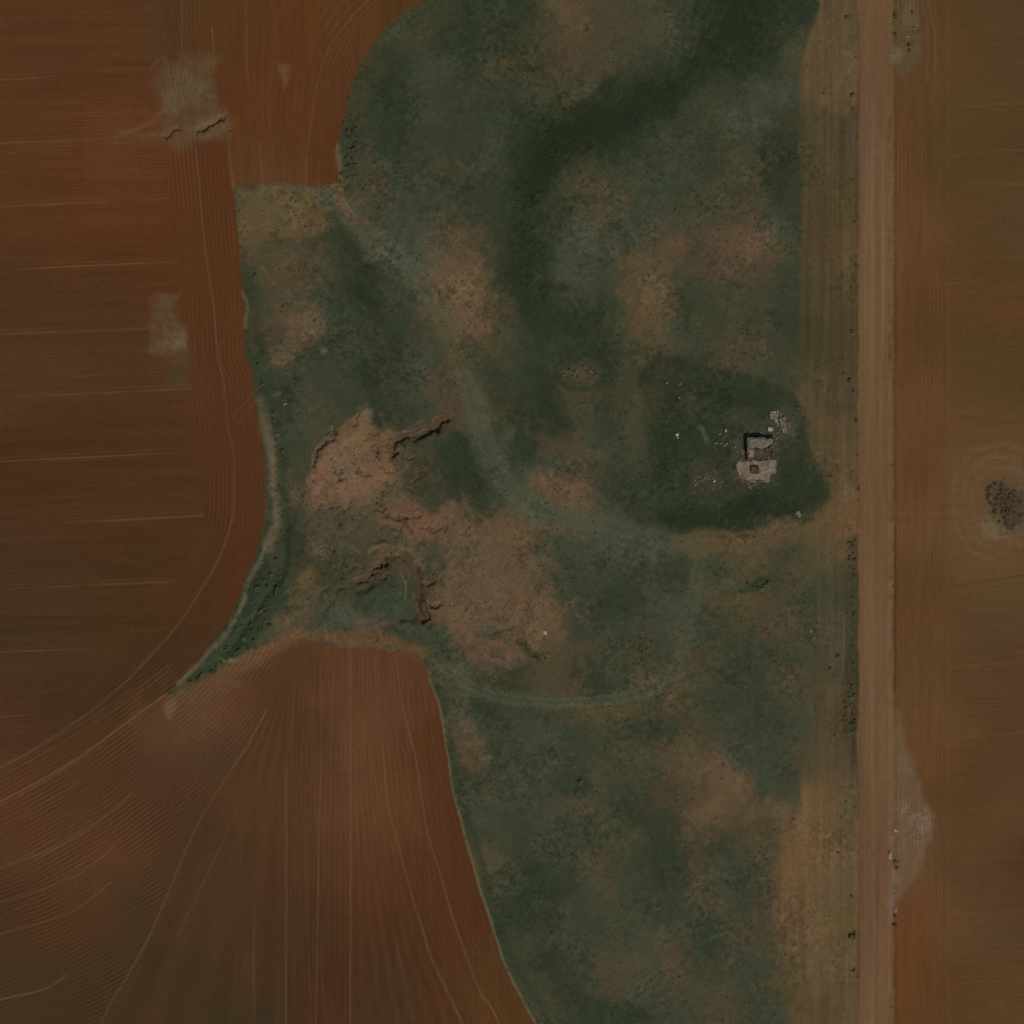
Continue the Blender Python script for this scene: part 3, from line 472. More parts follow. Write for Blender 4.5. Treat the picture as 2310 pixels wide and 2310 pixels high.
# ---- fine grain -----------------------------------------------------------------------------------
veg = np.clip(med * (1 - aR) * (1 - aE) * (1 - aV * .3), 0, 1)
green = np.clip((C[..., 1] - C[..., 0] * .92) / .02, 0, 1) * veg
brownish = (1 - green) * veg
contrast = np.clip(.55 + .75 * noise(70) + .4 * noise(30), .15, 1.5)
g1, g2, g3 = noise(5.5), noise(9), noise(20)
grain = (.16 * g1 + .15 * g2 + .11 * g3) * contrast
yd = full(poly_a(YARD, 14, 1)); contrast = np.clip(contrast + .5 * yd, 0, 1.5)
C = C * (1 + (grain * (veg * .85 + .12))[..., None] + (.05 * noise(40) * veg)[..., None])
hue = noise(16) * .035 + noise(34) * .03
C[..., 0] *= 1 + hue * veg; C[..., 1] *= 1 - hue * .4 * veg; C[..., 2] *= 1 - .8 * noise(26) * .06 * veg
tint = (noise(8, 4.5) * .03 + noise(150, 6) * .045 + noise(200, 12) * .05) * aL * (1 - hb) + (noise(5, 60) * .05 + noise(9, 180) * .05) * np.clip(aW + aS * sst(620, 660, X) + aE * (1 - eb) + aL * hb * .5, 0, 1) + noise(60, 5) * .05 * aE * eb
C *= (1 + tint)[..., None]
C *= (1 + .075 * BAN * (.7 + .5 * noise(150)))[..., None]
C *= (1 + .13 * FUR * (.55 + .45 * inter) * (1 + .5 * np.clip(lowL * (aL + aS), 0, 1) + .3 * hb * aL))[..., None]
C = np.clip(C, .003, .9)

# ---- relief (metres) -------------------------------------------------------------------------------
H = noise(520) * .9 + noise(260) * .35
tuft = veg * np.clip(.45 + .55 * contrast, .2, 1.2)
H = H * (sst(LO, LO + 60, X) * sst(HI, HI - 60, X) * sst(LO, LO + 60, Y) * sst(HI, HI - 60, Y))
H = H + tuft * (.06 * g1 + .07 * g2 + .07 * g3) + .03 * noise(6) * (1 - veg)
H = H + .075 * FUR
H = H + .14 * aR - .05 * (line_a([(2017, -400), (2017, 2710)], 8, 5, .2)[1].sum() * 0)
def dig(sa, depth):
    s, a = sa; H[s] -= a * depth
dig(line_a([(2017, -400), (2017, 2710)], 7, 4, .15), .22); dig(line_a([(1933, -400), (1933, 2710)], 6, 4, .2), .15)
JX = noise(9) * 4.5 + noise(5) * 2.5; JY = noise(9) * 4.5 + noise(5) * 2.5
def gully_a(pts, w, soft):
    p = smooth(pts); q = win(p, w + soft + 24)
    d = seg_d(X[q] + JX[q] + WX[q] * .25, Y[q] + JY[q] + WY[q] * .25, p) * (1 + .35 * GW[q])
    return q, 1 - sst(max(w / 2 - soft, 0), w / 2 + soft, d)
GW = noise(14)
def gully(pts, w, depth):
    paint(gully_a(pts, w * 1.6, 4), (72, 57, 42), .55, RAG * .4 + .6)
    dig(gully_a(pts, w * 2.2, w), min(depth * .22, .5)); dig(gully_a(pts, w * .7, 2.4), min(depth * .65, 1.35))
BROWN = [([(1000, 938), (985, 948), (960, 958), (938, 970), (915, 978), (892, 992)], 22, (66, 53, 38), .75), ([(832, 1268), (858, 1252), (895, 1248), (926, 1270), (944, 1302), (956, 1345), (960, 1395)], 30, (74, 60, 44), .8), ([(886, 992), (884, 1025), (900, 1050)], 16, (76, 60, 44), .6), ([(930, 1330), (945, 1360), (955, 1400)], 34, (60, 54, 40), .6),
         ([(735, 1000), (712, 1040)], 16, (80, 66, 48), .5), ([(800, 1230), (830, 1280), (820, 1310), (760, 1300)], 30, (66, 60, 44), .5)]
for p, w, c_, al in BROWN: paint(gully_a(p, w, 5), c_, al)
paint(gully_a([(830, 1246), (856, 1236), (900, 1234), (926, 1250), (940, 1272), (954, 1290)], 6, 3.5), (108, 90, 70), .55, RAG)  # lit outer scarp of the arch painted again, over the brown slope
bad = full(poly_a([(720, 960), (890, 960), (960, 1130), (985, 1300), (960, 1410), (660, 1400), (670, 1170), (720, 1120)], 30, 1))
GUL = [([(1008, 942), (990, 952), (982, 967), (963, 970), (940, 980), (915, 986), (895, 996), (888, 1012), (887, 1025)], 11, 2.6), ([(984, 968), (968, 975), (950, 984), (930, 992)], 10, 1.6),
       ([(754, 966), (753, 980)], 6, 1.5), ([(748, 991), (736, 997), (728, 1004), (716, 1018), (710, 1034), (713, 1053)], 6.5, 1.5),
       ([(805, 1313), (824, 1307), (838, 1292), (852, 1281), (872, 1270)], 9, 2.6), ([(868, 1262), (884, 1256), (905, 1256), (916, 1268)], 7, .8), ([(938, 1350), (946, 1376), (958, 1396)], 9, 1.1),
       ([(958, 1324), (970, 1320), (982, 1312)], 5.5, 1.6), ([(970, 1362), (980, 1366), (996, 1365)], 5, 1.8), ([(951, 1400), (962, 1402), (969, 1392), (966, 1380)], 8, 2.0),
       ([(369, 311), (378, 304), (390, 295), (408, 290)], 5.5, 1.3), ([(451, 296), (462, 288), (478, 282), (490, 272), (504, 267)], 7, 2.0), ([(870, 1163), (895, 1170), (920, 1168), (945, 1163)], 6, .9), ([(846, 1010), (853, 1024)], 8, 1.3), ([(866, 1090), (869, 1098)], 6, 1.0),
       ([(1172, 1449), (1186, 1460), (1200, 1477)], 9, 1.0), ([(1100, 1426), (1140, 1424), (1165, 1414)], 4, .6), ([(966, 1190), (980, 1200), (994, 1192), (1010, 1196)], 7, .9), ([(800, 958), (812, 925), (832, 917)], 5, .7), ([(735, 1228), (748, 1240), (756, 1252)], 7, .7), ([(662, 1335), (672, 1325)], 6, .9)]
dig(poly_a([(850, 1262), (880, 1244), (905, 1242), (928, 1262), (948, 1300), (958, 1350), (958, 1390), (930, 1400), (905, 1390), (885, 1330), (860, 1300), (830, 1330), (812, 1325), (838, 1294)], 9, 1.0), 1.3)
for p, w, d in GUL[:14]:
    paint(line_a([(x - w * .75 - 1, y - w * .85 - 1) for x, y in p], 2.8, 1.8, .3), (112, 93, 74), .5, RAG)  # sunlit north-west lips of the main gullies painted in as pale soil rims
rg = np.random.RandomState(3)
for _ in range(44):
    x = rg.uniform(700, 985); y = rg.uniform(975, 1400)
    if bad[min(max(int((y - LO) / STEP), 0), NG - 1), int((x - LO) / STEP)] < .5: continue
    a = rg.uniform(-.9, .5); L = rg.uniform(14, 38); pts_ = [(x, y)]
    for k in range(3): a += rg.uniform(-.7, .7); pts_.append((pts_[-1][0] + L / 3 * math.cos(a), pts_[-1][1] + L / 3 * math.sin(a)))
    GUL.append((pts_, rg.uniform(2.4, 4), rg.uniform(.5, 1.0)))
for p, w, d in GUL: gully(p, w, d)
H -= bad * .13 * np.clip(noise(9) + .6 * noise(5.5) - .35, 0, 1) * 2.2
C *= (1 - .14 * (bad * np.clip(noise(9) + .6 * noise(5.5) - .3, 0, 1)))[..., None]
# the yard sits level under the ruin
s_, a_ = blob_a(1712, 1030, 80, 80, 0, .3, 0); H[s_] = H[s_] * (1 - a_) + a_ * (0.0 + .03 * g1[s_])
# west bank and south scarp
s_, a_ = line_a([(628, 1000), (638, 1100), (645, 1180), (640, 1260), (600, 1340), (550, 1420), (480, 1500)], 14, 10, .6); H[s_] -= .7 * a_
def ground_z(x, y):
    i = int(round((x - LO) / STEP)); j = int(round((y - LO) / STEP))
    return float(H[min(max(j, 0), NG - 1), min(max(i, 0), NG - 1)])

# ---- helpers ------------------------------------------------------------------------------------
col = scene.collection
R = random.Random(5)
ALBv = np.array(ALB, np.float32)
def alb(c): v = lin(c) * ALBv; return (float(v[0]), float(v[1]), float(v[2]), 1.0)
def tag(o, label=None, cat=None, group=None, kind=None):
    if label: o['label'] = label
    if cat: o['category'] = cat
    if group: o['group'] = group
    if kind: o['kind'] = kind
    return o
def link(name, me, mat=None, parent=None, loc=None):
    o = bpy.data.objects.new(name, me); col.objects.link(o)
    if mat is not None and not me.materials: me.materials.append(mat)
    if parent: o.parent = parent
    if loc: o.location = loc
    return o
def np_mesh(name, co, quads, smooth_=True):
    me = bpy.data.meshes.new(name); n = len(quads)
    me.vertices.add(len(co)); me.vertices.foreach_set('co', co.astype(np.float32).ravel())
    me.loops.add(n * 4); me.loops.foreach_set('vertex_index', quads.astype(np.int32).ravel())
    me.polygons.add(n); me.polygons.foreach_set('loop_start', (np.arange(n) * 4).astype(np.int32))
    try: me.polygons.foreach_set('loop_total', np.full(n, 4, np.int32))
    except Exception: pass
    me.update(calc_edges=True)
    if smooth_: me.polygons.foreach_set('use_smooth', np.ones(n, bool))
    return me
def node_mat(name, build):
    m = bpy.data.materials.new(name); m.use_nodes = True; t = m.node_tree; b = t.nodes['Principled BSDF']
    b.inputs['Roughness'].default_value = .95
    b.inputs['Specular IOR Level'].default_value = .12
    build(t, b); return m
def mix_node(t, a, b, fac, mode='MIX'):
    n = t.nodes.new('ShaderNodeMix'); n.data_type = 'RGBA'; n.blend_type = mode
    for s, v in ((n.inputs[0], fac), (n.inputs[6], a), (n.inputs[7], b)):
        if hasattr(v, 'is_output'): t.links.new(v, s)
        else: s.default_value = v
    return n.outputs[2]
def tex(t, scale, detail=4, kind='ShaderNodeTexNoise', coord='Object'):
    tc = t.nodes.new('ShaderNodeTexCoord'); n = t.nodes.new(kind); n.inputs['Scale'].default_value = scale
    if kind == 'ShaderNodeTexNoise': n.inputs['Detail'].default_value = detail
    t.links.new(tc.outputs[coord], n.inputs['Vector']); return n
def ramp(t, src, p0, c0, p1, c1):
    r = t.nodes.new('ShaderNodeValToRGB'); r.color_ramp.elements[0].position = p0; r.color_ramp.elements[1].position = p1
    r.color_ramp.elements[0].color = c0; r.color_ramp.elements[1].color = c1; t.links.new(src, r.inputs[0]); return r.outputs[0]
def bump(t, b, h, strength, dist):
    n = t.nodes.new('ShaderNodeBump'); n.inputs['Strength'].default_value = strength; n.inputs['Distance'].default_value = dist
    t.links.new(h, n.inputs['Height']); t.links.new(n.outputs[0], b.inputs['Normal'])
def soil_build(lo, hi, s1, s2):
    def f(t, b):
        a = t.nodes.new('ShaderNodeVertexColor'); a.layer_name = 'Col'
        n1 = tex(t, s1, 5); n2 = tex(t, s2, 2)
        g = ramp(t, n1.outputs[0], .3, (lo, lo, lo, 1), .7, (hi, hi, hi, 1))
        g2 = ramp(t, n2.outputs[0], .3, (.95, .955, .95, 1), .7, (1.05, 1.045, 1.05, 1))
        c = mix_node(t, a.outputs[0], g, 1.0, 'MULTIPLY'); c = mix_node(t, c, g2, 1.0, 'MULTIPLY')
        t.links.new(c, b.inputs['Base Color']); bump(t, b, n1.outputs[0], .5, .12)
    return f
M_FIELD = node_mat('ploughed_soil', soil_build(.93, 1.07, 1.6, .45))
M_MEADOW = node_mat('meadow_turf', soil_build(.84, 1.16, 1.3, .4))
M_ROAD = node_mat('dirt_road_surface', soil_build(.95, 1.05, 1.2, .5))

# ---- the ground, split where the land use changes --------------------------------------------------
C *= ALBv
CX = (X[:-1, :-1] + X[1:, 1:]) / 2; CY = (Y[:-1, :-1] + Y[1:, 1:]) / 2
def cen(a): return (a[:-1, :-1] + a[1:, 1:]) / 2
cls = np.zeros(CX.shape, np.int8)                                        # meadow
cls[cen(aL) > .5] = 1; cls[cen(aW) > .5] = 2; cls[cen(aS) > .5] = 3
cls[(cen(aV2) > .5) & (CX > 1700)] = 4; cls[CX > 1936] = 5; cls[CX > 2013] = 6
VID = np.arange(NG * NG).reshape(NG, NG)
POS = np.stack([(X - 1155) * U, (1155 - Y) * U, H], -1).reshape(-1, 3)
COLR = np.concatenate([C, np.ones((NG, NG, 1), np.float32)], 2).reshape(-1, 4)
GROUND = [(0, 'meadow', M_MEADOW, 'rough green and brown pasture with bare soil patches between the ploughed fields'),
          (1, 'ploughed_field', M_FIELD, 'large reddish ploughed field with level tramlines west of the pasture'),
          (2, 'ploughed_field', M_FIELD, 'ploughed wedge with upright furrows north-west of the pasture'),
          (3, 'ploughed_field', M_FIELD, 'ploughed field with fanning furrows south-west of the pasture'),
          (4, 'road_verge', M_MEADOW, 'dry olive and tan verge strip along the west side of the dirt road'),
          (5, 'dirt_road', M_ROAD, 'straight pale brown dirt road running north to south'),
          (6, 'ploughed_field', M_FIELD, 'ploughed field east of the dirt road with rings round a scrub patch')]
for k, name, mat, label in GROUND:
    jj, ii = np.nonzero(cls == k)
    q = np.stack([VID[jj, ii], VID[jj + 1, ii], VID[jj + 1, ii + 1], VID[jj, ii + 1]], 1)
    used, inv = np.unique(q, return_inverse=True)
    me = np_mesh(name, POS[used], inv.reshape(-1, 4))
    at = me.color_attributes.new('Col', 'FLOAT_COLOR', 'POINT'); at.data.foreach_set('color', COLR[used].astype(np.float32).ravel())
    tag(link(name, me, mat), label, name.replace('_', ' '), kind='structure')
# distant ground all round, butting against the detailed sheet
def far_build(t, b):
    n1 = tex(t, .004, 6); n2 = tex(t, .3, 3)
    c = ramp(t, n1.outputs[0], .4, alb((80, 50, 30)), .62, alb((68, 62, 44)))
    g = ramp(t, n2.outputs[0], .3, (.9, .9, .9, 1), .7, (1.1, 1.1, 1.1, 1))
    t.links.new(mix_node(t, c, g, 1.0, 'MULTIPLY'), b.inputs['Base Color'])
M_FAR = node_mat('distant_soil', far_build)
r0 = (HI - 1155) * U; l0 = (LO - 1155) * U; far = 9000
fx = [-far, l0, r0, far]; fy = [-far, -r0, -l0, far]
fv = np.array([(x, y, 0) for y in fy for x in fx], np.float32)
fq = np.array([(j * 4 + i, j * 4 + i + 1, (j + 1) * 4 + i + 1, (j + 1) * 4 + i) for j in range(3) for i in range(3) if (i, j) != (1, 1)])
tag(link('ground', np_mesh('ground', fv, fq, False), M_FAR), 'open farmland spreading to the horizon around the fields', 'ground', kind='structure')

# ---- ruined house -----------------------------------------------------------------------------------
def mas_build(c0, c1, c2):
    def f(t, b):
        n1 = tex(t, .9, 5); n2 = tex(t, 3.5, 4); n3 = tex(t, .35, 3)
        c = ramp(t, n1.outputs[0], .35, alb(c0), .65, alb(c1)); st = ramp(t, n3.outputs[0], .52, (0, 0, 0, 1), .66, (1, 1, 1, 1))
        c = mix_node(t, c, alb(c2), st); g = ramp(t, n2.outputs[0], .3, (.8, .8, .8, 1), .7, (1.18, 1.18, 1.18, 1))
        t.links.new(mix_node(t, c, g, 1.0, 'MULTIPLY'), b.inputs['Base Color']); bump(t, b, n2.outputs[0], .8, .12)
    return f
M_SLAB = node_mat('weathered_concrete', mas_build((86, 84, 72), (112, 104, 92), (74, 74, 62)))
M_PINK = node_mat('dusty_plaster_floor', mas_build((104, 88, 76), (132, 114, 100), (94, 88, 76)))
M_WALL = node_mat('rubble_stone_wall', mas_build((78, 72, 60), (102, 94, 80), (66, 62, 50)))
M_EARTH = node_mat('collapsed_earth_fill', mas_build((58, 48, 42), (74, 62, 54), (84, 74, 64)))
M_STONE = node_mat('field_stone', mas_build((86, 82, 70), (116, 108, 94), (92, 86, 72)))
M_WHITE = node_mat('pale_limestone', mas_build((132, 126, 114), (156, 150, 138), (120, 112, 100)))
M_PST = node_mat('pinkish_stone', mas_build((104, 88, 78), (124, 104, 94), (98, 82, 70)))
def slab(name, pts, z0, z1, mat, parent, jit=.25, zj=.08, n=1.0):
    """thick plate or wall over a plan polygon: broken outline, uneven top"""
    P = [];
    for i, (x0, y0) in enumerate(pts):
        x1, y1 = pts[(i + 1) % len(pts)]; L = math.hypot(x1 - x0, y1 - y0) * U; k = max(1, int(L / n))
        for q in range(k):
            t = q / k; j = jit if q else jit * .4
            P.append((x0 + (x1 - x0) * t + R.uniform(-j, j) / U, y0 + (y1 - y0) * t + R.uniform(-j, j) / U))
    m = len(P); cx = sum(p[0] for p in P) / m; cy = sum(p[1] for p in P) / m
    V = [wp(x, y, z0) for x, y in P] + [wp(x, y, z1 + R.uniform(-zj, zj)) for x, y in P]
    rings = 3; 
    for r in range(1, rings):
        f = 1 - r / rings
        V += [wp(cx + (x - cx) * f + R.uniform(-.1, .1) / U, cy + (y - cy) * f + R.uniform(-.1, .1) / U, z1 + R.uniform(-zj, zj) * .8) for x, y in P]
    V.append(wp(cx, cy, z1)); F = []
    for i in range(m):
        j = (i + 1) % m
        for r in range(rings): F.append((r * m + i, r * m + j, (r + 1) * m + j, (r + 1) * m + i))
        F.append((rings * m + i, rings * m + j, len(V) - 1))
    me = bpy.data.meshes.new(name)
    o = parent.matrix_world.translation if parent else Vector((0, 0, 0))
    me.from_pydata([(v[0] - o.x, v[1] - o.y, v[2] - o.z) for v in V], [], [f[::-1] for f in F]); me.update()
    return link(name, me, mat, parent)
def empty(name, x, y, z=0.0):
    o = bpy.data.objects.new(name, None); col.objects.link(o); o.location = wp(x, y, z); o.empty_display_size = 1
    bpy.context.view_layer.update(); return o
def rect(x0, y0, x1, y1): return [(x0, y1), (x1, y1), (x1, y0), (x0, y0)]
gz0 = ground_z(1712, 1030) - .3
hs = empty('ruined_house', 1712, 1036, gz0)
tag(hs, 'roofless grey and pinkish farmhouse ruin with broken slab standing in the dark green yard', 'ruin')
def W(name, pts, h, mat=M_WALL, lo=0.0, **k): return slab(name, pts, gz0 + lo, gz0 + .3 + h, mat, hs, **k)
W('wall', [(1686, 990), (1729, 990), (1727, 987.4), (1716, 986.6), (1700, 987), (1686, 986.6)], 2.95, jit=.1, zj=.2)       # north
W('wall', [(1733, 990), (1747, 990), (1746, 987), (1735, 987.6)], 2.1, jit=.12, zj=.3)
W('wall', [(1685, 1024), (1688.4, 1024), (1688, 990), (1684.6, 990)], 2.75, jit=.1, zj=.2)                                  # west
W('wall', [(1685, 1041), (1688, 1041), (1688, 1026), (1684.8, 1027)], 1.7, jit=.14, zj=.35)
W('wall', [(1744, 1004), (1747.4, 1005), (1747, 991), (1744, 991)], 2.0, jit=.12, zj=.3)                                    # east
W('wall', [(1688, 1015), (1722, 1015), (1721, 1012), (1688, 1012)], 2.5, jit=.1, zj=.25)                                    # cross wall
W('wall', [(1727, 1015.5), (1744, 1015), (1743, 1012.4), (1728, 1012.4)], 1.7, jit=.12, zj=.3)
W('wall', [(1688, 1039.4), (1702, 1039), (1704, 1036), (1688, 1036)], 1.0, jit=.12, zj=.25); W('wall', [(1742, 1034), (1745, 1033), (1745.6, 1019), (1742.4, 1018)], .9, jit=.12, zj=.3)
W('roof_slab', [(1688.6, 1011.4), (1706, 1011), (1722, 1011.4), (1731, 1009), (1736, 1004), (1743, 1001), (1743.4, 991), (1716, 990.6), (1688.6, 990.6)], 2.72, M_SLAB, lo=2.5, jit=.12, zj=.09)
W('roof_slab', [(1734, 1011), (1743, 1011), (1743, 1005), (1738, 1007)], 1.6, M_SLAB, lo=1.0, jit=.14, zj=.3)                # fallen corner
W('collapsed_roof', [(1689, 1035), (1700, 1034), (1701, 1024), (1700, 1016), (1689, 1016)], 2.1, M_PINK, jit=.2, zj=.25)
W('floor', [(1702, 1035), (1741, 1035), (1741.6, 1016), (1702, 1016)], .28, M_EARTH, jit=.14, zj=.14)
W('terrace', [(1668, 1040), (1660, 1050), (1664, 1064), (1670, 1078), (1682, 1082), (1692, 1087), (1712, 1085), (1736, 1087), (1738, 1071), (1750, 1068), (1752, 1050), (1750, 1037), (1742, 1037.5), (1704, 1040), (1688, 1041)][::-1], .5, M_PINK, jit=.4, zj=.14, n=.8)
W('floor', [(1671, 1078), (1687, 1078), (1689, 1066), (1688, 1057), (1673, 1058)], .62, M_SLAB, jit=.2, zj=.08)
W('cistern', [(1695, 1069), (1712, 1069), (1713, 1054), (1704, 1053), (1695, 1053)], 1.9, M_EARTH, jit=.14, zj=.12)
W('wall', [(1690, 1087), (1712, 1087.6), (1735, 1087), (1735, 1084), (1712, 1084.6), (1690, 1084)], .85, M_PINK, jit=.14, zj=.25)

# ---- stones --------------------------------------------------------------------------------------------
def stone_mesh(seed, flat=.6):
    import bmesh
    r = random.Random(seed); bm = bmesh.new(); bmesh.ops.create_icosphere(bm, subdivisions=2, radius=.5)
    ax = [Vector((r.uniform(-1, 1), r.uniform(-1, 1), r.uniform(-.6, 1))).normalized() for _ in range(9)]; cut = [r.uniform(.3, .45) for _ in ax]
    sx, sy = r.uniform(.8, 1.25), r.uniform(.7, 1.0)
    for v in bm.verts:
        for a, c in zip(ax, cut):
            d = v.co.dot(a)
            if d > c: v.co -= a * (d - c)
        v.co = Vector((v.co.x * sx, v.co.y * sy, max(v.co.z, -.3) * flat)) + Vector([r.uniform(-.012, .012) for _ in range(3)])
    me = bpy.data.meshes.new('stone'); bm.to_mesh(me); bm.free(); return me
STN = {}
for nm, mt in (('g', M_STONE), ('w', M_WHITE), ('p', M_PST), ('k', M_WALL)):
    STN[nm] = []
    for k in range(4):
        me = stone_mesh(k * 7 + len(STN)); me.materials.append(mt); STN[nm].append(me)
def stone(x, y, size, kind='g', label=None, group=None, name='stone', sink=.12, zs=1.0):
    o = link(name, R.choice(STN[kind])); o.location = wp(x, y, ground_z(x, y) + .3 * size * .6 * zs - sink * size)
    o.scale = (size * R.uniform(.85, 1.2), size * R.uniform(.75, 1.1), size * R.uniform(.8, 1.2) * zs); o.rotation_euler = (R.uniform(-.2, .2), R.uniform(-.2, .2), R.uniform(0, 6.28))
    return tag(o, label, 'stone' if name == 'stone' else name, group)
stone(1527, 980, 1.9, 'w', 'brightest white boulder alone in the dark green yard west of the ruin', name='boulder')
stone(1529, 987, 1.2, 'w', 'small white boulder touching the brightest boulder on its south side', name='boulder')
stone(1611, 1085, 1.5, 'w', 'pale upright boulder in the brown rubble patch south-west of the ruin', name='boulder')
stone(1229, 1427, 1.9, 'w', 'pale squarish boulder at the east edge of the big bare soil patch', name='boulder')
stone(643, 911, 2.0, 'g', 'pale grey boulder near the west field edge above the badlands', name='boulder')
stone(626, 981, 1.3, 'g', 'small pale boulder beside the dark bank at the west field edge', name='boulder')
stone(1799, 1157, 3.0, 'p', 'pale pinkish mound of stone at the south-east corner of the yard', name='boulder', zs=.6)
stone(1803, 1163, 2.2, 'p', 'lower pinkish mound leaning against the larger one at the yard corner', name='boulder', zs=.6)
stone(1829, 1423, 1.8, 'g', 'pale boulder in rough grass just west of the scrub beside the road', name='boulder')
stone(1837, 1438, 1.4, 'g', 'smaller pale boulder south-east of the pale boulder in rough grass', name='boulder')
stone(2008, 1927, 2.0, 'w', 'pale upright block on the east edge of the dirt road', name='boulder', zs=1.2)
stone(2008, 1934, 1.6, 'w', 'pale block just south of the upright block at the road edge', name='boulder')
stone(2016, 2007, 2.4, 'p', 'pinkish boulder on the east road edge above the lower stones', name='boulder', zs=.7)
stone(2019, 2053, 2.0, 'p', 'lowest pinkish boulder on the east edge of the road', name='boulder', zs=.7)
stone(2021, 123, 2.2, 'g', 'pale flat boulder in the stony patch at the north end east of the road', name='boulder', zs=.6)
stone(2062, 64, 1.9, 'g', 'pale boulder on the field side of the northern stony patch', name='boulder')
stone(2045, 82, 1.6, 'g', 'pale boulder in the middle of the northern stony patch', name='boulder')
stone(1505, 864, 1.5, 'g', 'grey boulder in the north-west corner of the dark green yard', name='boulder')
stone(1534, 866, 1.7, 'g', 'grey boulder east of the corner boulder in the north-west of the yard', name='boulder')
stone(1532, 897, 1.6, 'g', 'grey boulder below the pair in the north-west of the yard', name='boulder')
stone(1637, 971, 1.4, 'w', 'pale narrow boulder north-west of the ruin in the yard', name='boulder')
def scatter(n, cx, cy, rx, ry, s0, s1, kinds, label, group, rot=0, **k):
    c, s = math.cos(math.radians(rot)), math.sin(math.radians(rot))
    for _ in range(n):
        a, r = R.uniform(0, 6.28), math.sqrt(R.random()); u, v = rx * r * math.cos(a), ry * r * math.sin(a)
        stone(cx + u * c - v * s, cy + u * s + v * c, R.uniform(s0, s1), R.choice(kinds), label, group, **k)
scatter(34, 1756, 948, 26, 14, .6, 2.0, 'gpgw', 'pale broken stone in the rubble north-east of the ruined house', 'rubble stones north-east of the ruin', rot=50)
scatter(20, 1750, 985, 16, 22, .6, 1.5, 'ggk', 'grey broken stone in the rubble against the east wall of the ruined house', 'rubble stones along the east wall', rot=-20)
scatter(34, 1598, 1085, 34, 26, .5, 1.2, 'gkkp', 'small stone in the brown rubble patch south-west of the ruined house', 'stones of the south-west rubble patch')
scatter(14, 1630, 1000, 22, 26, .5, 1.3, 'gk', 'grey stone in the yard grass just west of the ruined house', 'stones west of the ruin')
scatter(10, 1672, 1060, 14, 24, .5, 1.2, 'gp', 'pale stone at the foot of the south-west corner of the ruined house', 'stones at the terrace foot')
scatter(26, 1712, 1094, 44, 9, .4, 1.1, 'gpk', 'small broken stone along the south edge of the ruined house terrace', 'stones along the terrace edge')
scatter(22, 1700, 977, 36, 8, .4, 1.1, 'gk', 'small grey stone in the strip north of the ruined house wall', 'stones north of the ruin')
scatter(18, 1666, 1020, 10, 30, .4, 1.2, 'gkp', 'small grey stone in the strip west of the ruined house wall', 'stones at the west wall foot')
scatter(10, 2016, 1876, 7, 12, .6, 1.3, 'wgk', 'pale stone in the small heap on the east edge of the road', 'stones of the roadside heap')
scatter(34, 2064, 1855, 26, 44, .4, 1.1, 'pg', 'small stone in the pale grey stony triangle east of the road', 'stones of the stony triangle', rot=-25)
scatter(14, 2018, 1975, 5, 60, .4, 1.0, 'pg', 'small pinkish stone strewn along the east edge of the road', 'stones along the road edge')
scatter(18, 2044, 80, 24, 60, .4, 1.1, 'gk', 'small stone in the northern stony patch east of the road', 'stones of the northern stony patch')
scatter(16, 1420, 1440, 60, 34, .5, 1.1, 'gk', 'small grey stone in the broken ground of the southern pasture', 'stones in the southern pasture')
scatter(12, 735, 1250, 26, 22, .5, 1.1, 'gp', 'small pale stone on the western erosion mound', 'stones on the western mound')
scatter(10, 1312, 842, 26, 16, .5, 1.0, 'pk', 'small reddish stone on the round bare spot in mid pasture', 'stones of the round bare spot')
# fallen wall north-east of the ruin
fw = empty('fallen_wall', 1758, 950, ground_z(1758, 950) - .2)
tag(fw, 'low broken wall slumped in a diagonal line north-east of the ruined house', 'wall')
zf = ground_z(1758, 950) - .3
slab('wall_stub', [(1736, 944), (1754, 946), (1756, 932), (1750, 927), (1738, 928)], zf, zf + .9, M_PST, fw, jit=.3, zj=.25, n=.7)
slab('wall_stub', [(1757, 946), (1765, 976), (1774, 977), (1776, 966), (1766, 950), (1760, 943)], zf, zf + 1.3, M_STONE, fw, jit=.3, zj=.3, n=.7)
slab('wall_stub', [(1732, 972), (1742, 973), (1743, 964), (1733, 963)], zf, zf + 1.0, M_WHITE, fw, jit=.2, zj=.2, n=.7)
slab('wall_stub', [(1776, 965), (1783, 966), (1783, 951), (1777, 952)], zf, zf + .8, M_STONE, fw, jit=.2, zj=.2, n=.7)

# ---- shrubs ----------------------------------------------------------------------------------------------
def leaf_build(c0, c1):
    def f(t, b):
        oi = t.nodes.new('ShaderNodeObjectInfo'); g = t.nodes.new('ShaderNodeNewGeometry')
        a = mix_node(t, alb(c0), alb(c1), g.outputs['Random Per Island'])
        v = ramp(t, oi.outputs['Random'], 0, (.78, .78, .78, 1), 1, (1.2, 1.2, 1.2, 1))
        t.links.new(mix_node(t, a, v, 1.0, 'MULTIPLY'), b.inputs['Base Color'])
    return f
M_GREEN = node_mat('green_shrub_leaves', leaf_build((54, 61, 40), (86, 92, 64)))
M_DRY = node_mat('dry_thorn_twigs', leaf_build((64, 54, 38), (108, 92, 72)))
M_OLV = node_mat('olive_scrub_leaves', leaf_build((70, 64, 44), (106, 94, 68)))
M_BARK = node_mat('brown_bark', lambda t, b: t.links.new(ramp(t, tex(t, 6, 3).outputs[0], .3, (.05, .035, .025, 1), .7, (.13, .095, .07, 1)), b.inputs['Base Color']))
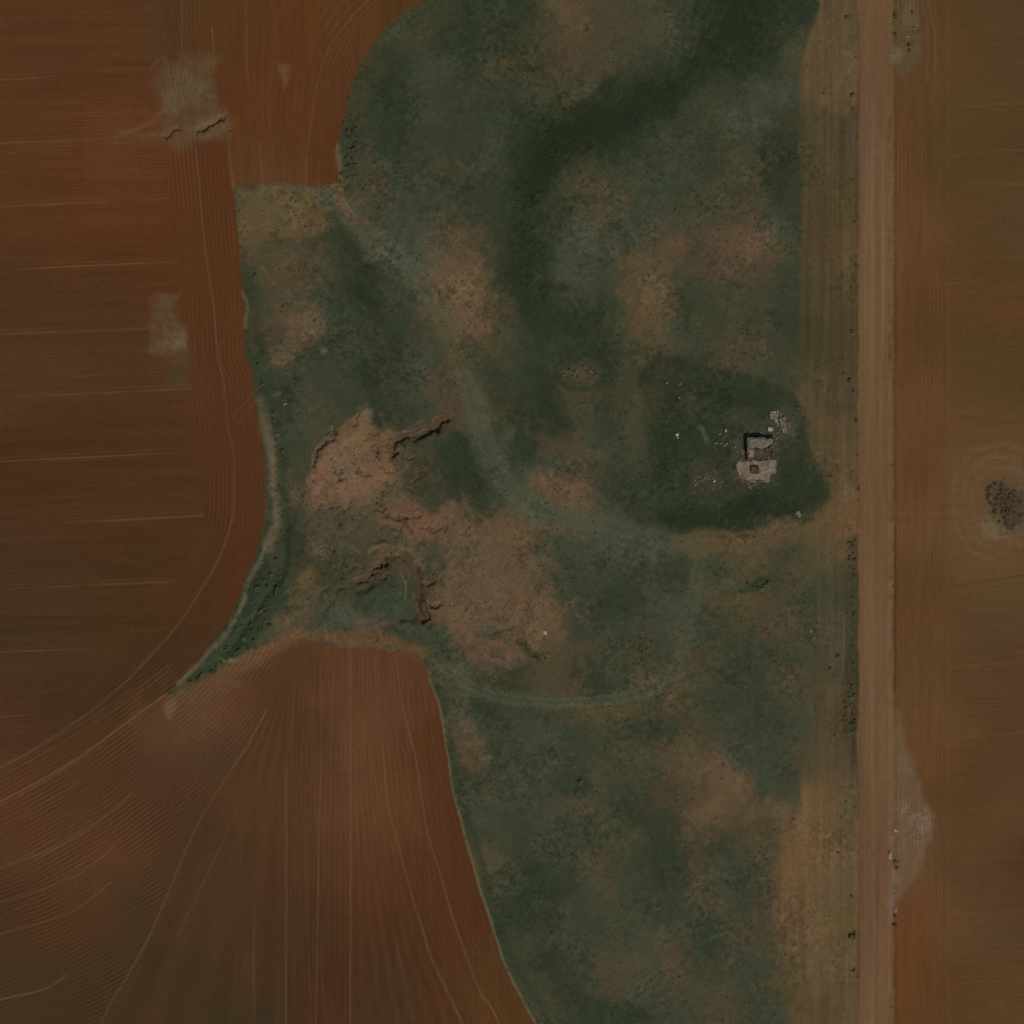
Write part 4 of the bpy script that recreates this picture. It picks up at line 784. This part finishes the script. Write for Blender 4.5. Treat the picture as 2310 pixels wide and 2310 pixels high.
def crown_mesh(seed, leaves, gap):
    r = random.Random(seed); V = []; F = []
    cl = []
    for _ in range(11):
        a, d = r.uniform(0, 6.28), math.sqrt(r.random()) * .36; cl.append((Vector((d * math.cos(a), d * math.sin(a), .22 + r.uniform(0, .42) * (1 - d))), r.uniform(.11, .21)))
    for _ in range(leaves):
        c, rad = r.choice(cl); d = Vector((r.gauss(0, 1), r.gauss(0, 1), r.gauss(0, .8))).normalized() * rad * (r.random() ** gap)
        p = c + d; p.z = max(p.z, .03); n = (d.normalized() + Vector((r.uniform(-.6, .6), r.uniform(-.6, .6), r.uniform(0, .9)))).normalized()
        u = n.orthogonal().normalized(); v = n.cross(u); ang = r.uniform(0, 6.28); u, v = u * math.cos(ang) + v * math.sin(ang), v * math.cos(ang) - u * math.sin(ang)
        s = r.uniform(.022, .045); b0 = len(V); V += [p - u * s * 1.5, p - v * s * .7 - n * .006, p + u * s * 1.5, p + v * s * .7 - n * .006]; F.append((b0, b0 + 1, b0 + 2, b0 + 3))
    me = bpy.data.meshes.new('crown'); me.from_pydata([tuple(v) for v in V], [], F); me.update(); return me
def stem_mesh(seed):
    r = random.Random(seed); V = []; F = []
    for k in range(6):
        a = k * 1.05 + r.uniform(-.3, .3); tip = Vector((math.cos(a) * .26, math.sin(a) * .26, r.uniform(.32, .5))); mid = tip * .5 + Vector((0, 0, .05))
        for p0, p1, r0, r1 in ((Vector((0, 0, -.1)), mid, .022, .014), (mid, tip, .014, .005)):
            b0 = len(V); d = (p1 - p0).normalized(); u = d.orthogonal().normalized(); v = d.cross(u)
            for p, rr in ((p0, r0), (p1, r1)):
                for q in range(5): V.append(p + (u * math.cos(q * 1.2566) + v * math.sin(q * 1.2566)) * rr)
            for q in range(5): F.append((b0 + q, b0 + (q + 1) % 5, b0 + 5 + (q + 1) % 5, b0 + 5 + q))
    me = bpy.data.meshes.new('stem'); me.from_pydata([tuple(v) for v in V], [], F); me.update(); me.materials.append(M_BARK); return me
CR = {}
for nm, mt, lv in (('green', M_GREEN, 1000), ('dry', M_DRY, 520), ('olive', M_OLV, 800)):
    CR[nm] = []
    for k in range(4):
        me = crown_mesh(31 * k + lv, lv, .55); me.materials.append(mt); CR[nm].append(me)
STEMS = [stem_mesh(k) for k in range(3)]
def shrub(x, y, size, kind, label, group=None, h=.62):
    o = bpy.data.objects.new('shrub', None); col.objects.link(o); o.location = wp(x, y, ground_z(x, y) - .03); o.rotation_euler = (0, 0, R.uniform(0, 6.28))
    o.scale = (size * R.uniform(.9, 1.25), size * R.uniform(.8, 1.1), size * h * R.uniform(.8, 1.1)); tag(o, label, 'shrub', group)
    for nm, me in (('crown', R.choice(CR[kind])), ('stem', R.choice(STEMS))):
        c = bpy.data.objects.new(nm, me); col.objects.link(c); c.parent = o
    return o
CL = [(700, 690), (760, 640), (690, 745), (720, 775), (860, 660), (860, 720), (930, 720), (1020, 730), (970, 770), (860, 820), (940, 830), (1040, 830), (740, 905), (860, 900), (770, 960), (1000, 940), (880, 1020), (940, 960), (950, 1040),
      (940, 1110), (920, 1150), (820, 1130), (1090, 1050), (1020, 1010), (1010, 1170), (1095, 880), (830, 780), (960, 870), (1000, 870), (900, 780), (870, 960), (705, 660), (800, 830), (790, 900), (910, 900), (680, 830), (1110, 1040)]
for _ in range(20):
    a, r = R.uniform(0, 6.28), math.sqrt(R.random()); CL.append((850 + 190 * r * math.cos(a) + 70 * r * math.sin(a), 860 + 230 * r * math.sin(a)))
for x, y in CL: shrub(2110 + x / 5.68, 980 + y / 5.68, R.uniform(1.5, 2.6), 'dry', 'dry brown thorn bush in the scrub patch ringed by the east field', 'thorn bushes of the scrub patch in the east field')
scatter(16, 2262, 1135, 34, 44, .5, 1.1, 'gk', 'small grey stone between the thorn bushes of the east field scrub patch', 'stones of the scrub patch', rot=-30)
for x, y in [(775, 280), (785, 296), (803, 291), (798, 337), (783, 355), (796, 360), (787, 376), (772, 393), (785, 402), (798, 399), (771, 412), (793, 386), (806, 327), (790, 310), (776, 344), (802, 372), (789, 420), (797, 300)]:
    shrub(x, y, R.uniform(1.8, 3.2), R.choice(['green', 'olive']), 'low dark bush in the row along the pasture edge east of the northern ploughed wedge', 'bushes along the north-west pasture edge')
for _ in range(50):
    y = R.uniform(1288, 1540); xl = np.interp(y, [1290, 1330, 1400, 1450, 1500, 1545], [604, 575, 545, 500, 455, 420]); xr = np.interp(y, [1290, 1360, 1420, 1470, 1500, 1545], [636, 630, 606, 560, 500, 440])
    shrub(R.uniform(xl, xr), y, R.uniform(1.5, 3.0), R.choice(['green', 'green', 'olive']), 'dark green bush in the narrow tongue of scrub between the two western ploughed fields', 'bushes in the south-west scrub tongue')
for _ in range(14):
    y = R.uniform(600, 1270); x = np.interp(y, [600, 700, 850, 1000, 1150, 1270], [572, 580, 592, 628, 640, 630]) + R.gauss(0, 5)
    shrub(x, y, R.uniform(1.3, 2.6), R.choice(['green', 'olive']), 'dark bush on the bank between the west ploughed field and the pasture', 'bushes on the west bank')
for x, y, s, lab in [(1912, 41, 3.2, 'dark bush nearest the north end of the road verge'), (1924, 215, 2.6, 'small dark bush on the verge beside the road, upper of a close pair'), (1926, 248, 2.6, 'small dark bush on the verge beside the road, lower of a close pair'),
                     (1922, 408, 2.2, 'small bush on the olive verge west of the northern road'), (1930, 501, 2.2, 'small dark bush at the road edge south of the olive verge bush'), (1934, 600, 2.4, 'dark bush hard against the west edge of the road, far above the yard'),
                     (1924, 750, 3.0, 'dark bush on the verge level with the north corner of the yard'), (1907, 846, 2.8, 'dark bush at the west end of the diagonal trio beside the road'), (1919, 860, 3.4, 'broad dark bush in the middle of the diagonal trio beside the road'),
                     (1928, 884, 2.8, 'dark bush at the road end of the diagonal trio'), (1933, 950, 2.2, 'small dark bush at the road edge east of the ruined house'), (1935, 1028, 2.0, 'small dark bush at the road edge south-east of the ruined house'),
                     (1938, 1105, 2.2, 'small bush at the road edge just above the farm track turning'), (1800, 921, 2.4, 'dark bush at the north-east corner of the yard'), (1875, 1075, 2.0, 'thin dark bush on the verge beyond the south-east yard edge'),
                     (1924, 2115, 4.2, 'large dark bush on the west road edge near the south end'), (1930, 2104, 2.6, 'smaller bush behind the large dark bush near the south end of the road'), (1928, 2189, 2.6, 'dark bush south of the large dark bush on the west road edge'),
                     (1921, 2022, 1.8, 'small faint bush on the tan verge above the large dark bush'), (1890, 1480, 2.6, 'dark bush west of the main roadside scrub strip'), (1874, 1510, 2.6, 'dark bush beside the double wheel marks in the rough verge'),
                     (1218, 716, 1.6, 'tiny round bush alone in mid pasture'), (1414, 933, 2.0, 'small olive bush west of the yard boundary'), (2021, 38, 3.2, 'dark green bush at the north end of the stony patch east of the road'),
                     (2021, 77, 2.6, 'reddish brown bush on the roadside of the northern stony patch'), (2052, 104, 2.6, 'dark bush in the middle of the northern stony patch'), (2053, 117, 2.4, 'dark bush close below the middle bush of the northern stony patch'),
                     (2059, 28, 2.2, 'brown bush on the field side of the northern stony patch'), (2022, 1944, 2.8, 'dark bush behind the pale blocks on the east road edge'), (2023, 1958, 2.2, 'dark bush just south of the bush behind the pale blocks'),
                     (2020, 2088, 2.6, 'lowest dark bush on the east road edge below the stones'), (2020, 2066, 2.2, 'dark bush beside the lowest pinkish boulder'), (2005, 1922, 1.5, 'tiny bush beside the pale upright block'),
                     (1460, 1467, 2.0, 'small dark bush in the broken ground of the southern pasture'), (1310, 1766, 3.2, 'dark green bush in the grey-green southern pasture'), (1313, 1775, 2.6, 'dark green bush touching the one above it in the southern pasture')]:
    shrub(x, y, s, 'dry' if 'brown' in lab else 'olive', lab)
for x, y in [(1685, 1316), (1692, 1321), (1700, 1327), (1708, 1329), (1717, 1328), (1725, 1322), (1733, 1316)]: shrub(x, y, R.uniform(2, 2.8), 'green', 'dark green bush in the short curved row south of the farm track', 'bushes of the curved row')
for x, y in [(1284, 834), (1317, 827), (1342, 840), (1303, 851), (1291, 850), (1298, 838), (1346, 848), (1330, 856), (1272, 846)]: shrub(x, y, R.uniform(1.5, 2.3), 'olive', 'small dark bush around the round bare spot in mid pasture', 'bushes round the bare spot')
for _ in range(62):
    y = R.choice([R.uniform(1215, 1300), R.uniform(1300, 1520), R.uniform(1540, 1670), R.uniform(1540, 1640)]); w_ = np.interp(y, [1215, 1300, 1540, 1600, 1670], [6, 6, 9, 12, 12])
    shrub(1930 - w_ * (R.random() ** 1.6) * 2.4, y, R.uniform(1.2, 2.6), R.choice(['olive', 'olive', 'dry', 'green']), 'dark scrub bush in the long strip along the west edge of the road', 'bushes of the roadside scrub strip')
for _ in range(14):
    shrub(R.uniform(700, 800), R.uniform(1150, 1360), R.uniform(1.2, 2.3), R.choice(['olive', 'green', 'dry']), 'small bush scattered over the eroded ground west of the gullies', 'bushes of the eroded ground')
for _ in range(7):
    shrub(R.uniform(844, 900), R.uniform(1015, 1060), R.uniform(1.0, 2.0), 'dry', 'small brown bush on the bare slope below the long dark gully', 'bushes below the long gully')
for _ in range(9):
    shrub(R.uniform(1360, 1470), R.uniform(1440, 1500), R.uniform(1.2, 2.4), R.choice(['green', 'olive']), 'dark green bush in the broken ground of the southern pasture hollow', 'bushes of the southern hollow')

# ---- tussocks: thousands of small grass tufts, one object ------------------------------------------------
N = 24000
rs = np.random.RandomState(4)
px = rs.uniform(-300, 2600, N * 4); py = rs.uniform(-300, 2600, N * 4)
ii = ((px - LO) / STEP).astype(int); jj = ((py - LO) / STEP).astype(int)
keep = rs.uniform(0, 1, N * 4) < (veg * (.12 + .75 * np.clip(contrast - .3, 0, 1)) * (1 - .75 * aV2))[jj, ii]
px, py, ii, jj = px[keep][:N], py[keep][:N], ii[keep][:N], jj[keep][:N]; n = len(px)
rad = rs.uniform(.25, .7, n); hh = rad * rs.uniform(.22, .45, n); zz = H[jj, ii] - .05
base = COLR.reshape(NG, NG, 4)[jj, ii, :3]; grn = lin((52, 58, 38)) * ALBv
tc = (base * .6 + grn * .4) * rs.uniform(.78, 1.22, (n, 1)); K = 6
V = []; CC = []
ang = np.arange(K) / K * 2 * math.pi
for ring_, (rf, hf) in enumerate([(1.0, 0.0), (.72, .75), (0.0, 1.0)]):
    for k in range(K if rf > 0 else 1):
        jit = rs.uniform(.7, 1.3, n)
        V.append(np.stack([(px - 1155) * U + rad * rf * jit * math.cos(ang[k] + ring_ * .5), (1155 - py) * U + rad * rf * jit * math.sin(ang[k] + ring_ * .5), zz + hh * hf * jit], 1))
V = np.stack(V, 1); nv = V.shape[1]
Q = [(k, (k + 1) % K, K + (k + 1) % K, K + k) for k in range(K)] + [(K + k, K + (k + 1) % K, K + (k + 2) % K, 2 * K) for k in range(0, K, 2)]
Q = (np.array(Q)[None] + (np.arange(n) * nv)[:, None, None]).reshape(-1, 4)
me = np_mesh('grass_tussocks', V.reshape(-1, 3), Q)
at = me.color_attributes.new('Col', 'FLOAT_COLOR', 'POINT'); at.data.foreach_set('color', np.repeat(np.concatenate([tc, np.ones((n, 1))], 1), nv, 0).astype(np.float32).ravel())
tag(link('grass_tussocks', me, M_MEADOW), 'countless small grass tussocks speckling the rough pasture', 'grass', kind='stuff')
